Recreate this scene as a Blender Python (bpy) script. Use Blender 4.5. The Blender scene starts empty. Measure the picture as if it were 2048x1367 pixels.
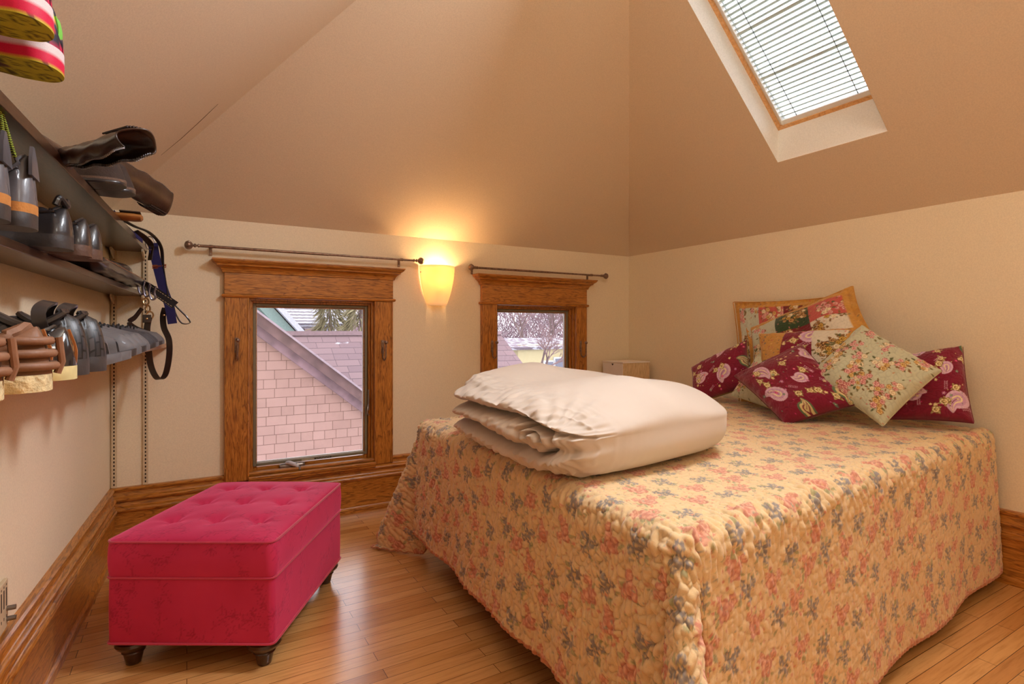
import bpy, bmesh, math, random
import numpy as np
from mathutils import Vector, Matrix

# ------------------------------------------------------------------ camera, world, lights, exposure
scene = bpy.context.scene
COL = scene.collection
CAM_H = 1.2
FPX, PX, PY = 1100.0, 1024.0, 661.0            # focal length and principal point for a 2048x1367 frame
FW = Vector((.509, .861, 0)).normalized()
RT = Vector((FW.y, -FW.x, 0))
UP = Vector((0, 0, 1))
CAMP = Vector((0, 0, CAM_H))
cd = bpy.data.cameras.new('camera')
cam = bpy.data.objects.new('camera', cd)
COL.objects.link(cam)
cam.location = CAMP
cam.rotation_euler = Matrix((RT, UP, -FW)).transposed().to_euler()
cd.sensor_width = 36
cd.lens = FPX / 2048 * 36
cd.shift_y = -(683.5 - PY) / 2048
cd.clip_start = .02
cd.clip_end = 200
scene.camera = cam

scene.view_settings.view_transform = 'Standard'
scene.view_settings.look = 'None'
scene.view_settings.exposure = 0.24
scene.view_settings.gamma = 1.0
scene.view_settings.use_curve_mapping = False
scene.cycles.max_bounces = 10
scene.cycles.diffuse_bounces = 6
scene.cycles.transparent_max_bounces = 12
scene.cycles.caustics_reflective = False
scene.cycles.caustics_refractive = False
scene.cycles.sample_clamp_indirect = 6

WORLD_STRENGTH = 3.3
w = bpy.data.worlds.new('overcast')
scene.world = w
w.use_nodes = True
bgn = w.node_tree.nodes['Background']
bgn.inputs[0].default_value = (.90, .88, .95, 1)
bgn.inputs[1].default_value = WORLD_STRENGTH


def area(name, loc, direction, sx, sy, power, color, portal=False):
    ld = bpy.data.lights.new(name, 'AREA')
    ld.shape = 'RECTANGLE'; ld.size = sx; ld.size_y = sy
    ld.energy = power; ld.color = color
    if portal: ld.cycles.is_portal = True
    o = bpy.data.objects.new(name, ld); COL.objects.link(o)
    o.location = loc
    o.rotation_euler = Vector(direction).to_track_quat('-Z', 'Y').to_euler()
    return o


TR = .95                                        # rise of the right slope
SKY_N = Vector((TR, 0, 1)).normalized()
area('skylight_daylight', Vector((2.62, 1.715, 2.79)) + SKY_N * .14, -SKY_N, .8, 1.5, 8, (.84, .93, 1.0))
area('added_overhead_fill', Vector((1.97, .90, 3.15)), (-.92, -.30, -.36), .7, .55, 96, (.86, .92, 1.0))   # added cool fill just under the right slope, out of view; no opening there
area('window_portal', (.70, 3.86, .86), (0, -1, 0), .8, 1.1, 1, (1, 1, 1), True)
area('window_portal', (2.40, 3.86, .86), (0, -1, 0), .8, 1.1, 1, (1, 1, 1), True)
ld = bpy.data.lights.new('added_rear_fill', 'POINT'); ld.energy = 24; ld.color = (1, .93, .84); ld.shadow_soft_size = .25   # added warm fill under the ridge behind the camera, without a fixture
o = bpy.data.objects.new('added_rear_fill', ld); COL.objects.link(o); o.location = (1.15, -.75, 2.75)

# ------------------------------------------------------------------ pixel -> point on a known plane


def ray(px, py):
    return FW + RT * ((px - PX) / FPX) + UP * ((PY - py) / FPX)


def at_plane(px, py, n, d):
    r = ray(px, py); n = Vector(n)
    return CAMP + r * ((d - n.dot(CAMP)) / n.dot(r))


def atx(px, py, x): return at_plane(px, py, (1, 0, 0), x)
def aty(px, py, y): return at_plane(px, py, (0, 1, 0), y)
def atz(px, py, z): return at_plane(px, py, (0, 0, 1), z)


# ------------------------------------------------------------------ scene tree helpers


def obj(name, V, Fc, mat, parent=None, smooth=False, loc=None, rot=None, mats=None, mi=None, uv=None, cols=None, fac=None, autosmooth=None):
    me = bpy.data.meshes.new(name)
    V = np.asarray(V, dtype=np.float32).reshape(-1, 3)
    if isinstance(Fc, np.ndarray):
        nf, k = Fc.shape
        me.vertices.add(len(V)); me.vertices.foreach_set('co', V.ravel())
        me.loops.add(nf * k); me.loops.foreach_set('vertex_index', Fc.astype(np.int32).ravel())
        me.polygons.add(nf)
        me.polygons.foreach_set('loop_start', np.arange(0, nf * k, k, dtype=np.int32))
        me.polygons.foreach_set('loop_total', np.full(nf, k, dtype=np.int32))
        me.update(calc_edges=True)
        me.validate()
    else:
        me.from_pydata(V.tolist(), [], Fc)
    for m in (mats or [mat]):
        me.materials.append(m)
    if mi is not None:
        me.polygons.foreach_set('material_index', np.asarray(mi, dtype=np.int32))
    if smooth:
        me.polygons.foreach_set('use_smooth', np.ones(len(me.polygons), dtype=bool))
    if cols is not None:
        a = me.color_attributes.new('pattern', 'FLOAT_COLOR', 'POINT')
        c4 = np.ones((len(V), 4), dtype=np.float32); c4[:, :3] = cols
        a.data.foreach_set('color', c4.ravel())
    if fac is not None:
        a = me.attributes.new('emboss', 'FLOAT', 'POINT')
        a.data.foreach_set('value', np.asarray(fac, dtype=np.float32))
    if smooth and autosmooth:
        me.set_sharp_from_angle(angle=math.radians(autosmooth))
    o = bpy.data.objects.new(name, me)
    COL.objects.link(o)
    if parent is not None: o.parent = parent
    if loc is not None: o.location = loc
    if rot is not None: o.rotation_euler = rot
    return o


def tag(o, label, cat, group=None, kind=None):
    o['label'] = label; o['category'] = cat
    if group: o['group'] = group
    if kind: o['kind'] = kind
    return o


def thing(name, label, cat, loc=(0, 0, 0), rotz=0, group=None):
    o = bpy.data.objects.new(name, None); COL.objects.link(o)
    o.empty_display_size = .05
    o.location = loc; o.rotation_euler = (0, 0, rotz)
    return tag(o, label, cat, group)


def struct(o):
    o['kind'] = 'structure'; return o


class MB:
    """collects geometry for one mesh"""
    def __init__(s): s.v = []; s.f = []; s.m = []; s.cur = 0
    def add(s, V, F):
        n = len(s.v); s.v += [tuple(p) for p in V]
        s.f += [tuple(i + n for i in f) for f in F]; s.m += [s.cur] * len(F)
    def box(s, a, b):
        x0, y0, z0 = a; x1, y1, z1 = b
        s.add([(x0, y0, z0), (x1, y0, z0), (x1, y1, z0), (x0, y1, z0), (x0, y0, z1), (x1, y0, z1), (x1, y1, z1), (x0, y1, z1)],
              [(0, 3, 2, 1), (4, 5, 6, 7), (0, 1, 5, 4), (1, 2, 6, 5), (2, 3, 7, 6), (3, 0, 4, 7)])
    def obox(s, c, ax, ay, az, h):
        c = Vector(c); ax = Vector(ax) * h[0]; ay = Vector(ay) * h[1]; az = Vector(az) * h[2]
        V = [c + ax * i + ay * j + az * k for k in (-1, 1) for (i, j) in ((-1, -1), (1, -1), (1, 1), (-1, 1))]
        s.add(V, [(0, 3, 2, 1), (4, 5, 6, 7), (0, 1, 5, 4), (1, 2, 6, 5), (2, 3, 7, 6), (3, 0, 4, 7)])
    def tube(s, pts, r, n=10, cap=True, closed=False):
        pts = [Vector(p) for p in pts]; m = len(pts)
        rs = r if isinstance(r, (list, tuple)) else [r] * m
        V = []; prev = None
        for i, p in enumerate(pts):
            if closed: t = pts[(i + 1) % m] - pts[i - 1]
            else: t = pts[min(i + 1, m - 1)] - pts[max(i - 1, 0)]
            t.normalize()
            if prev is None:
                a = Vector((0, 0, 1)) if abs(t.z) < .9 else Vector((1, 0, 0))
                u = t.cross(a).normalized()
            else:
                u = (prev - t * prev.dot(t)).normalized()
            prev = u; v = t.cross(u)
            for k in range(n):
                an = 2 * math.pi * k / n
                V.append(p + (u * math.cos(an) + v * math.sin(an)) * rs[i])
        F = []
        for i in range(m if closed else m - 1):
            for k in range(n):
                j = (i + 1) % m
                F.append((i * n + k, i * n + (k + 1) % n, j * n + (k + 1) % n, j * n + k))
        if cap and not closed:
            F.append(tuple(range(n))[::-1]); F.append(tuple(range((m - 1) * n, m * n)))
        s.add(V, F)
    def lathe(s, prof, c=(0, 0, 0), n=24, axis='z'):
        V = []; F = []
        for (r, z) in prof:
            for k in range(n):
                a = 2 * math.pi * k / n
                p = (r * math.cos(a), r * math.sin(a), z)
                if axis == 'x': p = (p[2], p[0], p[1])
                if axis == 'y': p = (p[1], p[2], p[0])
                V.append((p[0] + c[0], p[1] + c[1], p[2] + c[2]))
        m = len(prof)
        for i in range(m - 1):
            for k in range(n):
                F.append((i * n + k, i * n + (k + 1) % n, (i + 1) * n + (k + 1) % n, (i + 1) * n + k))
        F.append(tuple(range(n))[::-1]); F.append(tuple(range((m - 1) * n, m * n)))
        s.add(V, F)
    def rings(s, R, cap=True, closed=True):
        m = len(R); n = len(R[0]); F = []
        for i in range(m - 1):
            for k in range(n if closed else n - 1):
                F.append((i * n + k, i * n + (k + 1) % n, (i + 1) * n + (k + 1) % n, (i + 1) * n + k))
        if cap: F.append(tuple(range(n))[::-1]); F.append(tuple(range((m - 1) * n, m * n)))
        s.add([p for r in R for p in r], F)
    def build(s, name, mat, parent=None, smooth=False, mats=None, auto=40, bevel=0, **k):
        o = obj(name, s.v, s.f, mat, parent, smooth, mats=mats, mi=s.m if mats else None, autosmooth=auto if smooth else None, **k)
        bm = bmesh.new(); bm.from_mesh(o.data); bmesh.ops.recalc_face_normals(bm, faces=bm.faces); bm.to_mesh(o.data); bm.free()
        if bevel:
            md = o.modifiers.new('edge', 'BEVEL'); md.width = bevel; md.segments = 2; md.limit_method = 'ANGLE'
        return o


def lerp(a, b, t): return a + (b - a) * t


def spline(pts, n=8):
    """Catmull-Rom through points"""
    P = [Vector(p) for p in pts]; P = [P[0] * 2 - P[1]] + P + [P[-1] * 2 - P[-2]]
    out = []
    for i in range(1, len(P) - 2):
        for k in range(n):
            t = k / n
            a, b, c, d = P[i - 1], P[i], P[i + 1], P[i + 2]
            out.append(.5 * ((2 * b) + (c - a) * t + (2 * a - 5 * b + 4 * c - d) * t * t + (3 * b - a - 3 * c + d) * t ** 3))
    out.append(P[-2]); return out


def ribbon(pts, wdir, width, th, n=8):
    """a strap: flat band along a path"""
    P = spline(pts, n); R = []
    for i, p in enumerate(P):
        t = (P[min(i + 1, len(P) - 1)] - P[max(i - 1, 0)]).normalized()
        wd = Vector(wdir[min(i * len(wdir) // len(P), len(wdir) - 1)]) if isinstance(wdir, list) else Vector(wdir)
        u = (wd - t * wd.dot(t)).normalized(); v = t.cross(u)
        R.append([p + u * width / 2 + v * th / 2, p - u * width / 2 + v * th / 2, p - u * width / 2 - v * th / 2, p + u * width / 2 - v * th / 2])
    mb = MB(); mb.rings(R); return mb


# ------------------------------------------------------------------ materials


def lin(c):
    c = np.asarray(c, dtype=float) / 255
    return np.where(c <= .04045, c / 12.92, ((c + .055) / 1.055) ** 2.4)


def L4(c): return tuple(lin(c)) + (1,)


class NT:
    def __init__(s, name):
        s.m = bpy.data.materials.new(name); s.m.use_nodes = True
        s.t = s.m.node_tree; s.b = s.t.nodes['Principled BSDF']
    def n(s, ty, **k):
        nd = s.t.nodes.new(ty)
        for a, v in k.items():
            if a.startswith('i_'):
                key = a[2:].replace('_', ' ')
                nd.inputs[int(key) if key.isdigit() else key].default_value = v
            else: setattr(nd, a, v)
        return nd
    def l(s, a, b): s.t.links.new(a, b)
    def coord(s, scale=(1, 1, 1), rot=(0, 0, 0), kind='Object'):
        tc = s.n('ShaderNodeTexCoord'); mp = s.n('ShaderNodeMapping')
        mp.inputs['Scale'].default_value = scale; mp.inputs['Rotation'].default_value = rot
        s.l(tc.outputs[kind], mp.inputs[0]); return mp.outputs[0]
    def ramp(s, src, stops):
        r = s.n('ShaderNodeValToRGB'); e = r.color_ramp.elements
        while len(e) < len(stops): e.new(.5)
        for el, (p, c) in zip(e, stops): el.position = p; el.color = c
        s.l(src, r.inputs[0]); return r.outputs[0]
    def mix(s, a, b, f, mode='MIX'):
        m = s.n('ShaderNodeMix', data_type='RGBA', blend_type=mode)
        for sock, v in ((6, a), (7, b), (0, f)):
            if hasattr(v, 'links'): s.l(v, m.inputs[sock])
            else: m.inputs[sock].default_value = v
        return m.outputs[2]
    def bump(s, h, strength, dist=.01):
        b = s.n('ShaderNodeBump'); b.inputs['Strength'].default_value = strength; b.inputs['Distance'].default_value = dist
        s.l(h, b.inputs['Height']); s.l(b.outputs[0], s.b.inputs['Normal']); return b


def pmat(name, col, rough=.6, metal=0, nscale=30, nvar=.12, bump=.15, bdist=.002, spec=.5, sheen=0, coat=0, bscale=None):
    """plain procedural material: base colour with slight noise variation and bump"""
    t = NT(name); c = L4(col)
    co = t.coord()
    no = t.n('ShaderNodeTexNoise', i_Scale=nscale, i_Detail=4.0); t.l(co, no.inputs['Vector'])
    d = tuple(x * (1 - nvar) for x in c[:3]) + (1,); u = tuple(min(1, x * (1 + nvar)) for x in c[:3]) + (1,)
    t.l(t.ramp(no.outputs[0], [(.3, d), (.7, u)]), t.b.inputs['Base Color'])
    t.b.inputs['Roughness'].default_value = rough; t.b.inputs['Metallic'].default_value = metal
    t.b.inputs['Specular IOR Level'].default_value = spec
    t.b.inputs['Sheen Weight'].default_value = sheen
    t.b.inputs['Coat Weight'].default_value = coat
    if bump:
        n2 = t.n('ShaderNodeTexNoise', i_Scale=bscale or nscale * 8, i_Detail=3.0); t.l(co, n2.inputs['Vector'])
        t.bump(n2.outputs[0], bump, bdist)
    return t.m


def wood(name, dark, mid, light, scale, rough=.3, wave='X', figure=1.0):
    """oak: fine pores and cathedral figure stretched along the grain; scale = mapping scale (small along the grain)"""
    t = NT(name)
    co = t.coord(scale)
    n1 = t.n('ShaderNodeTexNoise', i_Scale=3.0, i_Detail=3.0, i_Distortion=.6); t.l(co, n1.inputs['Vector'])
    mul = t.n('ShaderNodeMath', operation='MULTIPLY'); mul.inputs[1].default_value = 7.0; t.l(n1.outputs[0], mul.inputs[0])
    fr = t.n('ShaderNodeMath', operation='FRACT'); t.l(mul.outputs[0], fr.inputs[0])
    n2 = t.n('ShaderNodeTexNoise', i_Scale=22.0, i_Detail=6.0, i_Roughness=.7); t.l(co, n2.inputs['Vector'])
    a = t.ramp(n2.outputs[0], [(.3, L4(dark)), (.52, L4(mid)), (.75, L4(light))])
    ring = t.ramp(fr.outputs[0], [(0, (.34, .26, .20, 1)), (.10, (.50, .42, .34, 1)), (.30, (1, .98, .95, 1)), (.9, (1, 1, 1, 1)), (1, (.62, .54, .46, 1))])
    c = t.mix(a, ring, .8 * figure, 'MULTIPLY')
    t.l(c, t.b.inputs['Base Color']); t.b.inputs['Roughness'].default_value = rough
    t.b.inputs['Coat Weight'].default_value = .25; t.b.inputs['Coat Roughness'].default_value = .15
    t.bump(n2.outputs[0], .15, .001)
    return t.m


OAK = ((134, 80, 26), (184, 118, 44), (210, 146, 70))
oak_x = wood('oak_grain_along_x', *OAK, (.9, 9, 9))
oak_z = wood('oak_grain_vertical', *OAK, (9, 9, .9))
oak_y = wood('oak_grain_along_y', *OAK, (9, .9, 9))
shelf_m = wood('dark_stained_shelf', (34, 20, 13), (58, 36, 24), (84, 56, 38), (9, .9, 9), rough=.3, figure=.5)


def floor_mat():
    t = NT('maple_strip_floor')
    co = t.coord((1, 1, 1))
    br = t.n('ShaderNodeTexBrick', offset=.37, offset_frequency=2, squash=1.0)
    br.inputs['Scale'].default_value = 1.0
    br.inputs['Brick Width'].default_value = .95; br.inputs['Row Height'].default_value = .058
    br.inputs['Mortar Size'].default_value = .0011; br.inputs['Mortar Smooth'].default_value = .2
    br.inputs['Color1'].default_value = (0, 0, 0, 1); br.inputs['Color2'].default_value = (1, 1, 1, 1); br.inputs['Mortar'].default_value = (.5, .5, .5, 1)
    t.l(co, br.inputs['Vector'])
    base = t.ramp(br.outputs['Color'], [(0, L4((196, 138, 78))), (.35, L4((218, 164, 100))), (.7, L4((226, 174, 112))), (1, L4((206, 148, 86)))])
    g = t.coord((2.2, 34, 34)); n = t.n('ShaderNodeTexNoise', i_Scale=2.2, i_Detail=6.0, i_Roughness=.65, i_Distortion=.3); t.l(g, n.inputs['Vector'])
    gr = t.ramp(n.outputs[0], [(.28, (.66, .56, .46, 1)), (.5, (.97, .95, .93, 1)), (.75, (1.1, 1.1, 1.08, 1))])
    c = t.mix(base, gr, .75, 'MULTIPLY')
    n3 = t.n('ShaderNodeTexNoise', i_Scale=1.3, i_Detail=2.0); t.l(co, n3.inputs['Vector'])
    c = t.mix(c, t.ramp(n3.outputs[0], [(.3, (.86, .82, .76, 1)), (.7, (1, 1, 1, 1))]), .6, 'MULTIPLY')
    c = t.mix(c, (.10, .045, .015, 1), br.outputs['Fac'])
    t.l(c, t.b.inputs['Base Color']); t.b.inputs['Roughness'].default_value = .24
    t.b.inputs['Coat Weight'].default_value = .3; t.b.inputs['Coat Roughness'].default_value = .2
    inv = t.n('ShaderNodeMath', operation='SUBTRACT'); inv.inputs[0].default_value = 1; t.l(br.outputs['Fac'], inv.inputs[1])
    t.bump(inv.outputs[0], .35, .001)
    return t.m


def paint(name, col):
    t = NT(name); co = t.coord()
    n = t.n('ShaderNodeTexNoise', i_Scale=170.0, i_Detail=3.0); t.l(co, n.inputs['Vector'])
    c = L4(col); d = tuple(x * .95 for x in c[:3]) + (1,); u = tuple(min(1, x * 1.04) for x in c[:3]) + (1,)
    t.l(t.ramp(n.outputs[0], [(.35, d), (.65, u)]), t.b.inputs['Base Color'])
    t.b.inputs['Roughness'].default_value = .75; t.b.inputs['Specular IOR Level'].default_value = .25
    t.bump(n.outputs[0], .12, .002)
    return t.m


wall_m = paint('cream_wall_paint', (236, 221, 192))
slope_m = paint('tan_ceiling_paint', (222, 202, 175))
shaft_m = paint('white_shaft_paint', (244, 242, 236))
floor_m = floor_mat()
bronze = pmat('antique_bronze', (138, 112, 94), .32, .6, nscale=60, nvar=.3, bump=.1)
nickel = pmat('dull_nickel', (150, 142, 136), .35, .9, nscale=50, nvar=.15, bump=.05)
white_pl = pmat('white_plastic', (236, 238, 236), .4, nvar=.03, bump=.03)
cream_metal = pmat('cream_enamel_metal', (206, 186, 152), .45, nvar=.06, bump=.05)
slot_m = pmat('dark_slot', (52, 38, 26), .8)
screen_m = pmat('grey_green_screen_frame', (126, 116, 92), .5, nvar=.06, bump=.05)
vinyl_m = pmat('white_vinyl_bead', (214, 216, 214), .4, nvar=.04, bump=.03)


def glass_mat():
    t = NT('clear_window_glass')
    tr = t.n('ShaderNodeBsdfTransparent'); gl = t.n('ShaderNodeBsdfGlossy'); gl.inputs['Roughness'].default_value = .02
    fr = t.n('ShaderNodeFresnel'); fr.inputs[0].default_value = 1.35
    no = t.n('ShaderNodeTexNoise', i_Scale=2.0); t.l(t.coord(), no.inputs['Vector'])
    t.l(t.ramp(no.outputs[0], [(.3, (.95, .96, .96, 1)), (.7, (.98, .98, .98, 1))]), tr.inputs[0])
    mx = t.n('ShaderNodeMixShader'); t.l(fr.outputs[0], mx.inputs[0]); t.l(tr.outputs[0], mx.inputs[1]); t.l(gl.outputs[0], mx.inputs[2])
    out = t.t.nodes['Material Output']; t.l(mx.outputs[0], out.inputs[0]); return t.m


glass_m = glass_mat()

# ------------------------------------------------------------------ the room
ZK = 1.86            # top of the knee walls
TB = .87             # rise of the back slope
D, RX = 3.69, 3.39   # back wall plane y, right wall plane x
YB = -2.6            # far end of the room behind the camera
def XL(y): return -.36 - .06 * (D - y)        # the left wall stands slightly askew
APEX = Vector((RX - .918 * 1.953, D - 1.953, ZK + TB * 1.953))
W1 = (.327, 1.083, .30, 1.392)    # window openings x0 x1 z0 z1
W2 = (2.035, 2.775, .30, 1.392)

mb = MB(); mb.box((-1.0, YB, -.15), (RX + .12, D + .12, 0)); struct(mb.build('floor', floor_m))
mb = MB()
xs = [XL(D) - .1, W1[0], W1[1], W2[0], W2[1], RX + .1]; zs = [0, .30, 1.392, ZK]
for i in range(5):
    for j in range(3):
        if i in (1, 3) and j == 1: continue
        mb.box((xs[i], D, zs[j]), (xs[i + 1], D + .12, zs[j + 1]))
struct(mb.build('wall_back', wall_m))
mb = MB(); mb.box((RX, YB, 0), (RX + .1, D, ZK)); struct(mb.build('wall_right', wall_m))
mb = MB()
mb.add([(XL(YB) - .1, YB, 0), (XL(YB), YB, 0), (XL(D), D, 0), (XL(D) - .1, D, 0), (XL(YB) - .1, YB, ZK), (XL(YB), YB, ZK), (XL(D), D, ZK), (XL(D) - .1, D, ZK)],
       [(0, 3, 2, 1), (4, 5, 6, 7), (0, 1, 5, 4), (1, 2, 6, 5), (2, 3, 7, 6), (3, 0, 4, 7)])
struct(mb.build('wall_left', wall_m))
mb = MB(); mb.box((-1, YB - .1, 0), (RX + .1, YB, 3.7)); struct(mb.build('wall_front', wall_m))


def slab(name, faces, n, th, mat):
    mb = MB(); n = Vector(n) * th
    for f in faces:
        f = [Vector(p) for p in f]; k = len(f)
        mb.add(f + [p + n for p in f], [tuple(range(k))[::-1], tuple(range(k, 2 * k))] + [(i, (i + 1) % k, (i + 1) % k + k, i + k) for i in range(k)])
    return struct(mb.build(name, mat))


def zr(x): return ZK + TR * (RX - x)
def yhip(x): return D - (RX - x) / .918
SKX0, SKX1, SKY0, SKY1 = 2.10, 3.03, 1.418, 2.015   # rough opening
SIN = .0006
def rp(x, y): return (x, y, zr(x))
slab('ceiling_right', [
    [rp(RX + .1, D + .1), rp(RX + .1, YB), rp(SKX1, YB), rp(SKX1, yhip(SKX1))],
    [rp(SKX1, YB), rp(SKX0, YB), rp(SKX0, SKY0), rp(SKX1, SKY0)],
    [rp(SKX1, SKY1), rp(SKX0, SKY1), rp(SKX0, yhip(SKX0)), rp(SKX1, yhip(SKX1))],
    [rp(SKX0, YB), rp(APEX.x, YB), tuple(APEX), rp(SKX0, yhip(SKX0))],
], SKY_N, .03, slope_m)
A = Vector((XL(D), D, ZK))
slab('ceiling_back', [[(XL(D) - .2, D + .1, ZK - .087), (RX + .1, D + .1, ZK - .087), tuple(APEX)],
                      ], Vector((0, TB, 1)).normalized(), .03, slope_m)
Dl = Vector((XL(YB), YB, ZK))
nl = (Dl - A).cross(APEX - A).normalized()
if nl.z < 0: nl = -nl
# ridge end where the left slope meets the right slope at the far end of the room
rz = APEX.z - 0.0; rex = APEX.x
zz = A.z - (nl.x * (rex - A.x) + nl.y * (YB - A.y)) / nl.z
slab('ceiling_left', [[tuple(A), tuple(APEX), (rex, YB, zz), tuple(Dl)]], nl, .03, slope_m)


cr = [at_plane(px, py, nl, nl.dot(A)) - nl * .0005 for px, py in ((436, 208), (400, 242), (362, 277), (322, 310))]
mb = MB(); mb.tube(cr, [.0006, .0016, .0014, .0005], 5); struct(mb.build('trim_1', pmat('plaster_crack', (92, 62, 36), .9)))


def profile_run(name, p0, p1, nrm, prof, mat, m0=0, m1=0):
    """moulding of profile (depth, z) along p0->p1; m0/m1 mitre factors"""
    p0 = Vector(p0); p1 = Vector(p1); nrm = Vector(nrm); t = (p1 - p0).normalized(); mb = MB()
    R = []
    for p, m in ((p0, m0), (p1, -m1)):
        R.append([p + nrm * d + UP * z + t * m * d for d, z in prof])
    n = len(prof)
    mb.add(R[0] + R[1], [tuple(range(n))[::-1], tuple(range(n, 2 * n))] + [(i, (i + 1) % n, (i + 1) % n + n, i + n) for i in range(n)])
    return mb.build(name, mat, smooth=True, auto=35)


def cove(d0, z0, d1, z1, n=5, convex=False):
    out = []
    for i in range(n + 1):
        a = i / n * math.pi / 2
        if convex: out.append((lerp(d0, d1, 1 - math.cos(a)), lerp(z0, z1, math.sin(a))))
        else: out.append((lerp(d0, d1, math.sin(a)), lerp(z0, z1, 1 - math.cos(a))))
    return out


BP = [(0, 0), (.046, 0), (.046, .012), (.042, .024), (.030, .032), (.028, .036), (.028, .205), (.030, .212), (.040, .215), (.042, .224), (.038, .232),
      (.034, .234)] + cove(.034, .240, .024, .268) + [(.036, .272), (.038, .281), (.034, .288)] + cove(.028, .291, .018, .322) + [(.026, .325), (.028, .334), (.022, .341), (0, .343)]
struct(profile_run('baseboard_back', (XL(D), D, 0), (RX, D, 0), (0, -1, 0), BP, oak_x, 0, 1))
lt = Vector((XL(D) - XL(YB), D - YB, 0)).normalized(); ln = Vector((lt.y, -lt.x, 0))
struct(profile_run('baseboard_left', (XL(YB), YB, 0), (XL(D - .02), D - .02, 0), ln, BP, oak_y, 0, 1))
struct(profile_run('baseboard_right', (RX, YB, 0), (RX, D - .02, 0), (-1, 0, 0), BP, oak_y, 0, 1))


# ------------------------------------------------------------------ windows in the back wall
def ring_xz(mb, x0, x1, z0, z1, wd, y0, y1):
    """rectangular frame in the wall plane"""
    mb.box((x0, y0, z0), (x0 + wd, y1, z1)); mb.box((x1 - wd, y0, z0), (x1, y1, z1))
    mb.box((x0 + wd, y0, z0), (x1 - wd, y1, z0 + wd)); mb.box((x0 + wd, y0, z1 - wd), (x1 - wd, y1, z1))


def loft_rects(prof, x0, x1, yw):
    """prof: (overhang, z); stacked rectangles give a moulding with mitred returns"""
    mb = MB()
    mb.rings([[(x0 - d, yw, z), (x0 - d, yw - .03 - d, z), (x1 + d, yw - .03 - d, z), (x1 + d, yw, z)] for d, z in prof])
    return mb


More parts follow.
